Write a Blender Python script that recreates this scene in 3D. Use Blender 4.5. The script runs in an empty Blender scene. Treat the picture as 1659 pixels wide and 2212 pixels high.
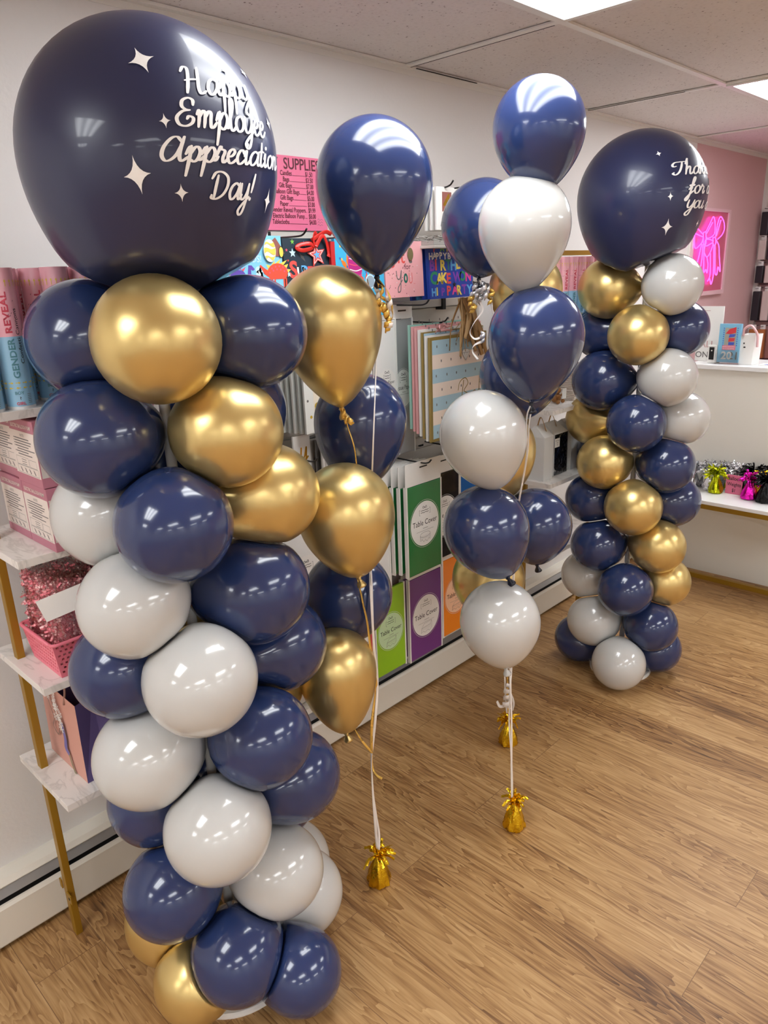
import bpy, bmesh, math, random
from mathutils import Vector, Matrix
random.seed(7)
C = bpy.context.scene.collection
PI = math.pi
# ---------------------------------------------------------------- camera, world, exposure
cam_d = bpy.data.cameras.new('camera'); cam = bpy.data.objects.new('camera', cam_d); C.objects.link(cam)
bpy.context.scene.camera = cam
yaw, pit, rol = -0.779454, 0.313073, -0.0384998
fw = Vector((math.sin(yaw)*math.cos(pit), math.cos(yaw)*math.cos(pit), -math.sin(pit)))
rt = fw.cross(Vector((0, 0, 1))).normalized(); up = rt.cross(fw)
r2 = rt*math.cos(rol)+up*math.sin(rol); u2 = -rt*math.sin(rol)+up*math.cos(rol)
M = Matrix(((r2.x, u2.x, -fw.x, 0), (r2.y, u2.y, -fw.y, 0), (r2.z, u2.z, -fw.z, 1.70), (0, 0, 0, 1)))
cam.matrix_world = M
cam_d.sensor_fit = 'VERTICAL'; cam_d.sensor_height = 24.0; cam_d.lens = 24.0*1585.33/2212
cam_d.clip_start = 0.02; cam_d.clip_end = 60
W_ = bpy.data.worlds.new('world'); bpy.context.scene.world = W_; W_.use_nodes = True
W_.node_tree.nodes['Background'].inputs[0].default_value = (0.9, 0.95, 1, 1)
W_.node_tree.nodes['Background'].inputs[1].default_value = 0.3
vs = bpy.context.scene.view_settings
vs.view_transform = 'Standard'; vs.look = 'None'; vs.gamma = 1.0; vs.use_curve_mapping = False
vs.exposure = 1.06
LIGHT = 8.5          # radiance of the ceiling panels
NEON = 2.8

# ---------------------------------------------------------------- materials
def lin(c):
    return tuple(((v/255)/12.92 if v/255 <= .04045 else ((v/255+.055)/1.055)**2.4) for v in c)
_m = {}
def mat(name, rgb, rough=.5, metal=0., coat=0., bump=None, sheen=0, alpha=1., spec=.5, trans=0., emit=0):
    if name in _m: return _m[name]
    m = bpy.data.materials.new(name); m.use_nodes = True; nt = m.node_tree; b = nt.nodes['Principled BSDF']
    c = lin(rgb)
    b.inputs['Base Color'].default_value = (*c, 1); b.inputs['Roughness'].default_value = rough
    b.inputs['Metallic'].default_value = metal; b.inputs['Coat Weight'].default_value = coat
    b.inputs['Coat Roughness'].default_value = .06
    b.inputs['Specular IOR Level'].default_value = spec
    b.inputs['Alpha'].default_value = alpha; b.inputs['Transmission Weight'].default_value = trans
    if emit:
        b.inputs['Emission Color'].default_value = (*c, 1); b.inputs['Emission Strength'].default_value = emit
    # a little procedural variation so nothing is dead flat
    tc = nt.nodes.new('ShaderNodeTexCoord'); nz = nt.nodes.new('ShaderNodeTexNoise')
    nz.inputs['Scale'].default_value = bump[0] if bump else 30
    nt.links.new(tc.outputs['Object'], nz.inputs['Vector'])
    if bump:
        bp = nt.nodes.new('ShaderNodeBump'); bp.inputs['Strength'].default_value = bump[1]; bp.inputs['Distance'].default_value = bump[2]
        nt.links.new(nz.outputs['Fac'], bp.inputs['Height']); nt.links.new(bp.outputs['Normal'], b.inputs['Normal'])
    else:
        mr = nt.nodes.new('ShaderNodeMapRange'); mr.inputs['To Min'].default_value = max(rough-.03, 0); mr.inputs['To Max'].default_value = rough+.03
        nt.links.new(nz.outputs['Fac'], mr.inputs['Value']); nt.links.new(mr.outputs['Result'], b.inputs['Roughness'])
    _m[name] = m
    return m
def N(nt, t, **k):
    n = nt.nodes.new('ShaderNode'+t)
    for a, v in k.items():
        if a.startswith('i_'): n.inputs[a[2:].replace('_', ' ')].default_value = v
        else: setattr(n, a, v)
    return n
def ramp(nt, stops):
    r = nt.nodes.new('ShaderNodeValToRGB'); e = r.color_ramp.elements
    while len(e) < len(stops): e.new(.5)
    for i, (p, c) in enumerate(stops): e[i].position = p; e[i].color = (*lin(c), 1)
    return r
WHITE = (238, 238, 234)
m_wall = mat('wall_paint', (226, 224, 222), .55, bump=(90, .25, .002))
m_wallp = mat('wall_lit_pink', (216, 178, 180), .55, bump=(90, .25, .002))  # pink neon light on the white walls, put into the base colour
m_trim = mat('white_trim', (228, 226, 220), .4)
m_heater = mat('heater_enamel', (226, 221, 209), .35)
m_heat_dark = mat('heater_slot_dark', (14, 13, 13), .6)
m_heat_sil = mat('heater_damper', (168, 168, 168), .35, metal=.6)
m_goldpaint = mat('shelf_gold_paint', (160, 122, 32), .4, metal=.35)
m_slat = mat('slatwall_laminate', (205, 200, 192), .4)
m_black = mat('black_metal', (14, 14, 15), .35)
m_ink = mat('black_ink', (22, 20, 22), .6)
m_greyink = mat('grey_ink', (112, 108, 106), .6)
m_white = mat('white_card', (236, 234, 230), .5)
m_whiteplas = mat('white_plastic', (232, 230, 226), .25)
m_ribw = mat('white_ribbon', (238, 232, 226), .3)
m_ribg = mat('gold_ribbon', (232, 190, 96), .28, metal=.5)
m_ribs = mat('silver_ribbon', (225, 225, 228), .18, metal=.6)
m_foil = mat('gold_foil', (240, 202, 48), .2, metal=1.0, bump=(70, .5, .004))
m_foil_s = mat('silver_foil', (220, 220, 224), .16, metal=1.0, bump=(70, .5, .004))
m_foil_m = mat('magenta_foil', (214, 30, 170), .2, metal=.95, bump=(70, .5, .004))
m_foil_l = mat('lime_foil', (196, 205, 30), .2, metal=.95, bump=(70, .5, .004))
m_foil_b = mat('black_foil', (18, 18, 20), .2, metal=.6, bump=(70, .5, .004))
def mat_latex(name, rgb, rough, metal, coat, spec=.5):
    m = mat(name, rgb, rough, metal, coat, spec=spec); nt = m.node_tree; b = nt.nodes['Principled BSDF']
    for n in nt.nodes:
        if n.type == 'MAP_RANGE': n.inputs['To Min'].default_value = rough-.008; n.inputs['To Max'].default_value = rough+.008
        if n.type == 'TEX_NOISE': n.inputs['Scale'].default_value = 4; n.inputs['Detail'].default_value = 0
    return m
m_navy = mat_latex('navy_latex', (40, 56, 100), .17, .0, .45)
m_bignavy = mat_latex('dark_navy_latex', (36, 43, 78), .36, .0, .3)
m_whitel = mat_latex('white_latex', (203, 204, 202), .17, 0, .6)
m_gold = mat_latex('gold_chrome_latex', (224, 198, 132), .30, .8, .0)
BAL = {'navy': m_navy, 'white': m_whitel, 'gold': m_gold, 'big': m_bignavy}
m_decal = mat('white_vinyl', (250, 250, 250), .45)

# ceiling tile
m_tile = bpy.data.materials.new('ceiling_tile'); m_tile.use_nodes = True; nt = m_tile.node_tree; b = nt.nodes['Principled BSDF']
tc = N(nt, 'TexCoord'); v1 = N(nt, 'TexVoronoi', i_Scale=75.); n1 = N(nt, 'TexNoise', i_Scale=30.); n2 = N(nt, 'TexNoise', i_Scale=150.)
for n in (v1, n1, n2): nt.links.new(tc.outputs['Object'], n.inputs['Vector'])
mt = N(nt, 'Math', operation='MULTIPLY'); mt.inputs[1].default_value = .55
nt.links.new(n1.outputs['Fac'], mt.inputs[0])
ms = N(nt, 'Math', operation='SUBTRACT'); nt.links.new(v1.outputs['Distance'], ms.inputs[0]); nt.links.new(mt.outputs[0], ms.inputs[1])
rp = ramp(nt, [(0.0, (120, 108, 104)), (0.05, (214, 207, 203)), (1, (222, 216, 212))])
mr = N(nt, 'MapRange'); mr.inputs['From Min'].default_value = -.2; mr.inputs['From Max'].default_value = .25
nt.links.new(ms.outputs[0], mr.inputs['Value']); nt.links.new(mr.outputs[0], rp.inputs[0]); nt.links.new(rp.outputs[0], b.inputs['Base Color'])
b.inputs['Roughness'].default_value = .9
bp = N(nt, 'Bump', i_Strength=.3); bp.inputs['Distance'].default_value = .004; nt.links.new(n2.outputs['Fac'], bp.inputs['Height']); nt.links.new(bp.outputs['Normal'], b.inputs['Normal'])

# wood-look vinyl planks, long side across the room
m_floor = bpy.data.materials.new('vinyl_plank'); m_floor.use_nodes = True; nt = m_floor.node_tree; b = nt.nodes['Principled BSDF']
L = nt.links.new
tc = N(nt, 'TexCoord')
br = N(nt, 'TexBrick', offset=.37, offset_frequency=2, squash=1.0)
br.inputs['Color1'].default_value = (0, 0, 0, 1); br.inputs['Color2'].default_value = (1, 1, 1, 1); br.inputs['Mortar'].default_value = (.5, .5, .5, 1)
br.inputs['Scale'].default_value = 1; br.inputs['Mortar Size'].default_value = .0009; br.inputs['Mortar Smooth'].default_value = .3
br.inputs['Brick Width'].default_value = 1.22; br.inputs['Row Height'].default_value = .178; br.inputs['Bias'].default_value = 0
L(tc.outputs['Object'], br.inputs['Vector'])
sep = N(nt, 'SeparateXYZ'); L(tc.outputs['Object'], sep.inputs[0])
off = N(nt, 'Math', operation='MULTIPLY'); off.inputs[1].default_value = 17.3; L(br.outputs['Color'], off.inputs[0])
cx = N(nt, 'Math', operation='ADD'); L(sep.outputs[0], cx.inputs[0]); L(off.outputs[0], cx.inputs[1])
cb = N(nt, 'CombineXYZ'); L(cx.outputs[0], cb.inputs[0]); L(sep.outputs[1], cb.inputs[1]); L(off.outputs[0], cb.inputs[2])
mp = N(nt, 'Mapping'); mp.inputs['Scale'].default_value = (1.3, 9.0, 1.0); L(cb.outputs[0], mp.inputs[0])
wn = N(nt, 'TexNoise', i_Scale=1.6, i_Detail=3.0); wn.inputs['Distortion'].default_value = .6; L(mp.outputs[0], wn.inputs['Vector'])
# contour lines of the noise give cathedral grain
w1 = N(nt, 'Math', operation='MULTIPLY'); w1.inputs[1].default_value = 11.; L(wn.outputs['Fac'], w1.inputs[0])
w2 = N(nt, 'Math', operation='FRACT'); L(w1.outputs[0], w2.inputs[0])
mp2 = N(nt, 'Mapping'); mp2.inputs['Scale'].default_value = (3.0, 90.0, 1.0); L(cb.outputs[0], mp2.inputs[0])
fn = N(nt, 'TexNoise', i_Scale=1.5, i_Detail=6.0); fn.inputs['Roughness'].default_value = .65; L(mp2.outputs[0], fn.inputs['Vector'])
mp3 = N(nt, 'Mapping'); mp3.inputs['Scale'].default_value = (.9, 6.0, 1.0); L(cb.outputs[0], mp3.inputs[0])
bn = N(nt, 'TexNoise', i_Scale=1.2, i_Detail=3.0); L(mp3.outputs[0], bn.inputs['Vector'])
a1 = N(nt, 'Math', operation='MULTIPLY'); a1.inputs[1].default_value = .20; L(w2.outputs[0], a1.inputs[0])
a2 = N(nt, 'Math', operation='MULTIPLY_ADD'); a2.inputs[1].default_value = .62; L(fn.outputs['Fac'], a2.inputs[0]); L(a1.outputs[0], a2.inputs[2])
a3 = N(nt, 'Math', operation='MULTIPLY_ADD'); a3.inputs[1].default_value = .62; L(bn.outputs['Fac'], a3.inputs[0]); L(a2.outputs[0], a3.inputs[2])
a4 = N(nt, 'Math', operation='MULTIPLY_ADD'); a4.inputs[1].default_value = .10; L(br.outputs['Color'], a4.inputs[0]); L(a3.outputs[0], a4.inputs[2])
rp = ramp(nt, [(.50, (88, 58, 31)), (.64, (138, 99, 58)), (.78, (170, 131, 84)), (1.0, (196, 159, 111))])
L(a4.outputs[0], rp.inputs[0])
mx = N(nt, 'MixRGB'); mx.inputs[2].default_value = (*lin((118, 84, 54)), 1); L(rp.outputs[0], mx.inputs[1]); L(br.outputs['Fac'], mx.inputs[0])
L(mx.outputs[0], b.inputs['Base Color'])
b.inputs['Roughness'].default_value = .42
bp = N(nt, 'Bump', i_Strength=.25); bp.inputs['Distance'].default_value = .001; L(fn.outputs['Fac'], bp.inputs['Height']); L(bp.outputs['Normal'], b.inputs['Normal'])

# white marble laminate of the shelves
m_marble = bpy.data.materials.new('marble_laminate'); m_marble.use_nodes = True; nt = m_marble.node_tree; b = nt.nodes['Principled BSDF']
tc = N(nt, 'TexCoord'); mp = N(nt, 'Mapping'); mp.inputs['Rotation'].default_value = (0, 0, .7); mp.inputs['Scale'].default_value = (1, 2.2, 1)
nt.links.new(tc.outputs['Object'], mp.inputs[0])
n1 = N(nt, 'TexNoise', i_Scale=5.5, i_Detail=5.); n1.inputs['Distortion'].default_value = 1.2; nt.links.new(mp.outputs[0], n1.inputs['Vector'])
rp = ramp(nt, [(0, (236, 231, 226)), (.46, (236, 231, 226)), (.5, (214, 209, 204)), (.53, (234, 229, 224)), (1, (238, 233, 228))])
nt.links.new(n1.outputs['Fac'], rp.inputs[0]); nt.links.new(rp.outputs[0], b.inputs['Base Color']); b.inputs['Roughness'].default_value = .25

# luminous ceiling panel: prismatic lens with three tubes behind it
m_lamp = bpy.data.materials.new('lamp_lens'); m_lamp.use_nodes = True; nt = m_lamp.node_tree; nt.nodes.clear()
tc = N(nt, 'TexCoord'); sp = N(nt, 'SeparateXYZ'); nt.links.new(tc.outputs['Object'], sp.inputs[0])
s1 = N(nt, 'Math', operation='MULTIPLY'); s1.inputs[1].default_value = 2*PI*3/.57; nt.links.new(sp.outputs[0], s1.inputs[0])
s2 = N(nt, 'Math', operation='COSINE'); nt.links.new(s1.outputs[0], s2.inputs[0])
s3 = N(nt, 'Math', operation='MULTIPLY_ADD'); s3.inputs[1].default_value = .32; s3.inputs[2].default_value = .68; nt.links.new(s2.outputs[0], s3.inputs[0])
pr = N(nt, 'TexWave', i_Scale=60.); nt.links.new(tc.outputs['Object'], pr.inputs['Vector'])
s4 = N(nt, 'Math', operation='MULTIPLY_ADD'); s4.inputs[1].default_value = .12; s4.inputs[2].default_value = .94; nt.links.new(pr.outputs['Fac'], s4.inputs[0])
s5 = N(nt, 'Math', operation='MULTIPLY'); nt.links.new(s3.outputs[0], s5.inputs[0]); nt.links.new(s4.outputs[0], s5.inputs[1])
s6 = N(nt, 'Math', operation='MULTIPLY'); s6.inputs[1].default_value = LIGHT; nt.links.new(s5.outputs[0], s6.inputs[0])
em = N(nt, 'Emission'); em.inputs[0].default_value = (.965, .985, 1.0, 1); nt.links.new(s6.outputs[0], em.inputs[1])
ou = N(nt, 'OutputMaterial'); nt.links.new(em.outputs[0], ou.inputs[0])
m_neon = bpy.data.materials.new('neon_tube'); m_neon.use_nodes = True; nt = m_neon.node_tree; nt.nodes.clear()
em = N(nt, 'Emission'); em.inputs[0].default_value = (1.0, .05, .78, 1); em.inputs[1].default_value = NEON
ou = N(nt, 'OutputMaterial'); nt.links.new(em.outputs[0], ou.inputs[0])
# clear plastic film
m_film = bpy.data.materials.new('clear_film'); m_film.use_nodes = True; nt = m_film.node_tree; nt.nodes.clear()
gl = N(nt, 'BsdfGlossy'); gl.inputs['Roughness'].default_value = .12; tr = N(nt, 'BsdfTransparent'); fr = N(nt, 'Fresnel', i_IOR=1.35)
tc = N(nt, 'TexCoord'); nz = N(nt, 'TexNoise', i_Scale=25.); nt.links.new(tc.outputs['Object'], nz.inputs[0])
bp = N(nt, 'Bump', i_Strength=.8); bp.inputs['Distance'].default_value = .01; nt.links.new(nz.outputs['Fac'], bp.inputs['Height'])
nt.links.new(bp.outputs[0], gl.inputs['Normal']); nt.links.new(bp.outputs[0], fr.inputs['Normal'])
ad = N(nt, 'Math', operation='ADD'); ad.inputs[1].default_value = .06; nt.links.new(fr.outputs[0], ad.inputs[0])
mxs = N(nt, 'MixShader'); nt.links.new(ad.outputs[0], mxs.inputs[0]); nt.links.new(tr.outputs[0], mxs.inputs[1]); nt.links.new(gl.outputs[0], mxs.inputs[2])
ou = N(nt, 'OutputMaterial'); nt.links.new(mxs.outputs[0], ou.inputs[0])

# ---------------------------------------------------------------- mesh helpers
ORI = {}
class MB:
    def __init__(s): s.v = []; s.f = []; s.m = []; s.mats = []
    def mi(s, m):
        if m not in s.mats: s.mats.append(m)
        return s.mats.index(m)
    def face(s, pts, m):
        i = len(s.v); s.v += [tuple(p) for p in pts]; s.f.append(tuple(range(i, i+len(pts)))); s.m.append(s.mi(m))
    def mesh(s, vs_, fs, m):
        i = len(s.v); s.v += [tuple(p) for p in vs_]; k = s.mi(m)
        for f in fs: s.f.append(tuple(i+a for a in f)); s.m.append(k)
    def box(s, x0, x1, y0, y1, z0, z1, m, bev=0):
        if bev:
            bm = bmesh.new(); bmesh.ops.create_cube(bm, size=1)
            for v in bm.verts: v.co = Vector(((x0+x1)/2+v.co.x*(x1-x0), (y0+y1)/2+v.co.y*(y1-y0), (z0+z1)/2+v.co.z*(z1-z0)))
            bmesh.ops.bevel(bm, geom=bm.edges[:], offset=bev, segments=2, affect='EDGES', profile=.6)
            s.mesh([v.co[:] for v in bm.verts], [[v.index for v in f.verts] for f in bm.faces], m); bm.free(); return
        p = [(x0, y0, z0), (x1, y0, z0), (x1, y1, z0), (x0, y1, z0), (x0, y0, z1), (x1, y0, z1), (x1, y1, z1), (x0, y1, z1)]
        s.mesh(p, [(0, 3, 2, 1), (4, 5, 6, 7), (0, 1, 5, 4), (1, 2, 6, 5), (2, 3, 7, 6), (3, 0, 4, 7)], m)
    def lathe(s, prof, m, o=(0, 0, 0), axis=(0, 0, 1), n=24, fn=None):
        """prof: list of (radius, height) along axis"""
        a = Vector(axis).normalized(); q = a.to_track_quat('Z', 'Y'); o = Vector(o); vs_ = []; fs = []
        for j, (r, h) in enumerate(prof):
            for i in range(n):
                t = 2*PI*i/n; rr = r*(fn(t, j) if fn else 1)
                vs_.append(o+q @ Vector((rr*math.cos(t), rr*math.sin(t), h)))
        for j in range(len(prof)-1):
            for i in range(n):
                i2 = (i+1) % n; fs.append((j*n+i, j*n+i2, (j+1)*n+i2, (j+1)*n+i))
        if prof[0][0] > 1e-6: fs.append(tuple(range(n-1, -1, -1)))
        if prof[-1][0] > 1e-6: fs.append(tuple((len(prof)-1)*n+i for i in range(n)))
        s.mesh(vs_, fs, m)
    def tube(s, pts, r, m, n=8, flat=1., twist=0., taper=None, ref=None):
        pts = [Vector(p) for p in pts]; k = len(pts); vs_ = []; fs = []
        prev = Vector(ref) if ref else Vector((.3, .2, .9))
        for j, p in enumerate(pts):
            t = (pts[min(j+1, k-1)]-pts[max(j-1, 0)])
            t = t.normalized() if t.length > 1e-9 else Vector((0, 0, 1))
            a = prev-t*prev.dot(t)
            if a.length < 1e-4: a = t.orthogonal()
            a.normalize(); b_ = t.cross(a); prev = a
            tw = twist*j/max(k-1, 1); aa = a*math.cos(tw)+b_*math.sin(tw); bb = -a*math.sin(tw)+b_*math.cos(tw)
            rr = r*(taper(j/(k-1)) if taper else 1)
            for i in range(n):
                th = 2*PI*i/n; vs_.append(p+aa*(rr*math.cos(th))+bb*(rr*flat*math.sin(th)))
        for j in range(k-1):
            for i in range(n):
                i2 = (i+1) % n; fs.append((j*n+i, j*n+i2, (j+1)*n+i2, (j+1)*n+i))
        fs.append(tuple(range(n-1, -1, -1))); fs.append(tuple((k-1)*n+i for i in range(n)))
        s.mesh(vs_, fs, m)
def smooth_path(pts, n=8):
    P = [Vector(p) for p in pts]; P = [P[0]*2-P[1]]+P+[P[-1]*2-P[-2]]; out = []
    for i in range(1, len(P)-2):
        for k in range(n):
            t = k/n; a, b_, c, d = P[i-1], P[i], P[i+1], P[i+2]
            out.append(.5*((2*b_)+(c-a)*t+(2*a-5*b_+4*c-d)*t*t+(3*b_-a-3*c+d)*t**3))
    out.append(P[-2]); return out
def link(o, parent=None):
    C.objects.link(o)
    if parent is not None: o.parent = parent; ORI[o.name] = ORI[parent.name]
def part(name, mb, parent=None, smooth=False, origin=None, label=None, kind=None):
    if parent is not None: og = Vector(ORI[parent.name])
    elif origin is not None: og = Vector(origin)
    else:
        xs = [v[0] for v in mb.v]; ys = [v[1] for v in mb.v]; zs = [v[2] for v in mb.v]
        og = Vector(((min(xs)+max(xs))/2, (min(ys)+max(ys))/2, min(zs)))
    me = bpy.data.meshes.new(name); me.from_pydata([tuple(Vector(v)-og) for v in mb.v], [], mb.f)
    for m in mb.mats: me.materials.append(m)
    for p, k in zip(me.polygons, mb.m): p.material_index = k; p.use_smooth = bool(smooth)
    bm = bmesh.new(); bm.from_mesh(me); bmesh.ops.remove_doubles(bm, verts=bm.verts, dist=1e-6 if smooth is not True else 1e-5)
    bm.to_mesh(me); bm.free(); me.update()
    o = bpy.data.objects.new(name, me)
    if parent is None: o.location = og; C.objects.link(o); ORI[o.name] = tuple(og)
    else: link(o, parent)
    if smooth == 'auto':
        for p in me.polygons: p.use_smooth = True
        md = o.modifiers.new('n', 'EDGE_SPLIT'); md.split_angle = math.radians(35)
    if label: o['label'] = label
    if kind: o['kind'] = kind
    return o
def tag(o, label, cat, group=None):
    o['label'] = label; o['category'] = cat
    if group: o['group'] = group
    return o
def thing(name, label, cat, loc, group=None):
    o = bpy.data.objects.new(name, None); o.empty_display_size = .05; C.objects.link(o); o.location = loc; ORI[o.name] = tuple(loc)
    return tag(o, label, cat, group)
def struct(name, mb, smooth=False):
    o = part(name, mb, smooth=smooth, origin=(0, 0, 0)); o['kind'] = 'structure'; return o
def dup(root, loc, label=None, group=None):
    r = root.copy(); C.objects.link(r); r.location = loc
    if label: r['label'] = label
    if group: r['group'] = group
    for ch in list(root.children):
        c = ch.copy(); C.objects.link(c); c.parent = r
        for g in list(ch.children):
            d = g.copy(); C.objects.link(d); d.parent = c
    return r
def frame(o, u, v):
    o, u, v = Vector(o), Vector(u), Vector(v); n = u.cross(v)
    return lambda x, y, h=0.: o+u*x+v*y+n*h
# lettering with the built-in sans face
_tx = {}
def glyphs(s, bold=0.):
    k = (s, bold)
    if k not in _tx:
        cu = bpy.data.curves.new('t', 'FONT'); cu.body = s; cu.size = 1; cu.resolution_u = 3; cu.offset = bold
        ob = bpy.data.objects.new('t', cu); C.objects.link(ob)
        dg = bpy.context.evaluated_depsgraph_get(); me = ob.evaluated_get(dg).to_mesh()
        _tx[k] = ([v.co[:2] for v in me.vertices], [tuple(p.vertices) for p in me.polygons])
        ob.evaluated_get(dg).to_mesh_clear(); bpy.data.objects.remove(ob); bpy.data.curves.remove(cu)
    return _tx[k]
def text(mb, F, s, x, y, size, m, h=.0008, align='L', sx=1., bold=0., width=None, rot=False, shear=0.):
    vs_, fs = glyphs(s, bold)
    if not vs_: return
    x0 = min(v[0] for v in vs_); x1 = max(v[0] for v in vs_)
    if width: sx = width/((x1-x0)*size)
    w = (x1-x0)*size*sx; ox = x-{'L': 0, 'C': w/2, 'R': w}[align]
    pts = []
    for a, b_ in vs_:
        X = (a-x0+shear*b_)*size*sx; Y = b_*size
        pts.append(F(ox+X, y+Y, h) if not rot else F(x+size*.36-Y, y+X, h))
    mb.mesh(pts, fs, m)
def poly(mb, F, pts, m, h=.0005): mb.face([F(a, b_, h) for a, b_ in pts], m)
def ell(cx_, cy_, rx, ry, n=28, a0=0, a1=2*PI): return [(cx_+rx*math.cos(a0+(a1-a0)*i/n), cy_+ry*math.sin(a0+(a1-a0)*i/n)) for i in range(n)]
def star(cx_, cy_, r, k=5, inner=.42, rot=PI/2): return [(cx_+(r if i % 2 == 0 else r*inner)*math.cos(rot+PI*i/k), cy_+(r if i % 2 == 0 else r*inner)*math.sin(rot+PI*i/k)) for i in range(2*k)]
def pstar(mb, F, cx_, cy_, r, m, h=.0006, k=5, inner=.42, rot=PI/2):
    p = star(cx_, cy_, r, k, inner, rot)
    for i in range(len(p)): mb.face([F(cx_, cy_, h), F(*p[i], h), F(*p[(i+1) % len(p)], h)], m)
def line2(mb, F, pts, w, m, h=.0006, sm=0, close=False):
    if sm: pts = [(p.x, p.y) for p in smooth_path([(a, b_, 0) for a, b_ in pts], sm)]
    if close: pts = list(pts)+[pts[0]]
    for i_, ((a, b_), (c, d)) in enumerate(zip(pts[:-1], pts[1:])):
        h += 8e-6
        dx, dy = c-a, d-b_; l = math.hypot(dx, dy) or 1; nx, ny = -dy/l*w/2, dx/l*w/2; ex, ey = dx/l*w*.3, dy/l*w*.3
        mb.face([F(a-ex+nx, b_-ey+ny, h), F(a-ex-nx, b_-ey-ny, h), F(c+ex-nx, d+ey-ny, h), F(c+ex+nx, d+ey+ny, h)], m)
# ================================================================ the room
XW, CZ = -1.914, 2.37
X1, Y0, Y1 = 4.6, -4.4, 5.82
mb = MB(); mb.box(XW-.1, X1+.1, Y0-.1, Y1+.1, -.1, 0, m_floor); struct('floor', mb)
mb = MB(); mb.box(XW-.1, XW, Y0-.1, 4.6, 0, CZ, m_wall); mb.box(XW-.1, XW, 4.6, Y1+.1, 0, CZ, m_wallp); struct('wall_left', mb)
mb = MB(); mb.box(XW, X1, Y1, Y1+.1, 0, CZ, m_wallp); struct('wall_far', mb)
mb = MB(); mb.box(X1, X1+.1, Y0-.1, Y1+.1, 0, CZ, m_wall); struct('wall_right', mb)
mb = MB(); mb.box(XW, X1, Y0-.1, Y0, 0, CZ, m_wall); struct('wall_back', mb)
mb = MB(); mb.box(XW-.1, X1+.1, Y0-.1, Y1+.1, CZ+.004, CZ+.1, m_tile); struct('ceiling', mb)
TX0, TY0 = -1.302, .892
def lamp_at(i, j): return i % 4 == 0 and (j % 2 == 0)
# suspended-ceiling grid
mb = MB(); tw = .012
i = 0; xs_ = []
x = TX0
while x < X1: xs_.append(x); x += .61
ys_ = []; y = TY0-1.22*5
while y < Y1:
    if y > Y0: ys_.append(y)
    y += 1.22
for x in xs_: mb.box(x-tw, x+tw, Y0, Y1, CZ-.004, CZ+.003, m_trim)
for y in ys_: mb.box(XW, X1, y-tw, y+tw, CZ-.0035, CZ+.002, m_trim)
struct('trim_1', mb)
mb = MB(); mb.box(XW, XW+.022, Y0, Y1, CZ-.005, CZ+.003, m_trim); mb.box(XW, XW+.002, Y0, Y1, CZ-.022, CZ-.004, m_trim)
mb.box(XW, X1, Y1-.022, Y1, CZ-.005, CZ+.003, m_trim); struct('trim_2', mb)
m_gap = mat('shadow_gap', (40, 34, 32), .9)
# dark strips painting the shaded gaps beside tiles slightly off the grid
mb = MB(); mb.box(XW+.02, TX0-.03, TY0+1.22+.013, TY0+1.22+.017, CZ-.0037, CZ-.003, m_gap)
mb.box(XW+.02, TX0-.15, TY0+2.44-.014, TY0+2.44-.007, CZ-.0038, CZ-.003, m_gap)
mb.box(XW+.023, XW+.028, TY0+1.26, TY0+1.6, CZ-.0048, CZ-.003, m_gap); struct('gap_shade', mb)
# recessed light panels
def make_lamp(x, y):
    t = thing('ceiling_light', 'rectangular ceiling light panel', 'ceiling light', (x+.305, y+.61, CZ))
    f = MB(); a, b_ = .29, .595
    for (p, q, r_, s_) in ((-a-.008, a+.008, -b_-.008, -b_+.012), (-a-.008, a+.008, b_-.012, b_+.008), (-a-.008, -a+.012, -b_, b_), (a-.012, a+.008, -b_, b_)):
        f.box(x+.305+p, x+.305+q, y+.61+r_, y+.61+s_, CZ-.010, CZ+.003, m_trim)
    part('frame', f, t)
    d = MB(); d.box(x+.305-a+.012, x+.305+a-.012, y+.61-b_+.012, y+.61+b_-.012, CZ-.006, CZ+.003, m_lamp); part('lens', d, t)
    return t
proto = None
LL = {(0, 0): 'bright ceiling light panel cut off by the top edge of the photo', (0, 1): 'bright ceiling light panel at the right edge of the photo beyond the near one'}
for ci in range(3):
    for rj in (-2, -1, 0, 1):
        x, y = TX0+2.44*ci, TY0+2.44*rj
        if x+.61 > X1 or y < Y0 or y+1.22 > Y1: continue
        lab = LL.get((ci, rj), 'recessed rectangular ceiling light panel over the shop floor outside the picture')
        if proto is None: proto = make_lamp(x, y); o = proto; o['label'] = lab
        else: o = dup(proto, (x+.305, y+.61, CZ), lab)
        o['group'] = 'ceiling light panels'

# baseboard heater along the left wall
hy0, hy1 = -1.0, 5.2
t = thing('baseboard_heater', 'long cream baseboard heater with a black slot along the foot of the left wall', 'heater', (XW, 2.0, 0))
def hprof(pts, m, name, label=None):
    b_ = MB(); n = len(pts); v = [(XW+a, hy0, z) for a, z in pts]+[(XW+a, hy1, z) for a, z in pts]
    fs = [tuple(range(n)), tuple(range(2*n-1, n-1, -1))]+[(i, i+n, (i+1) % n+n, (i+1) % n) for i in range(n)]
    b_.mesh(v, fs, m); return part(name, b_, t, label=label)
hprof([(0, .02), (0, .195), (.010, .195), (.040, .186), (.050, .172), (.048, .168), (.012, .18), (.006, .17), (.006, .02)], m_heater, 'back_panel')
hprof([(.006, .03), (.006, .165), (.062, .128), (.062, .03)], m_heat_dark, 'slot', 'black open slot')
hprof([(.040, .166), (.044, .168), (.066, .150), (.062, .147)], m_heat_sil, 'damper', 'silver damper strip')
hprof([(.064, .012), (.064, .132), (.068, .137), (.074, .136), (.080, .128), (.080, .020), (.074, .012)], m_heater, 'front_cover')
for y in (3.02, 4.3, 1.05): pass

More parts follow.
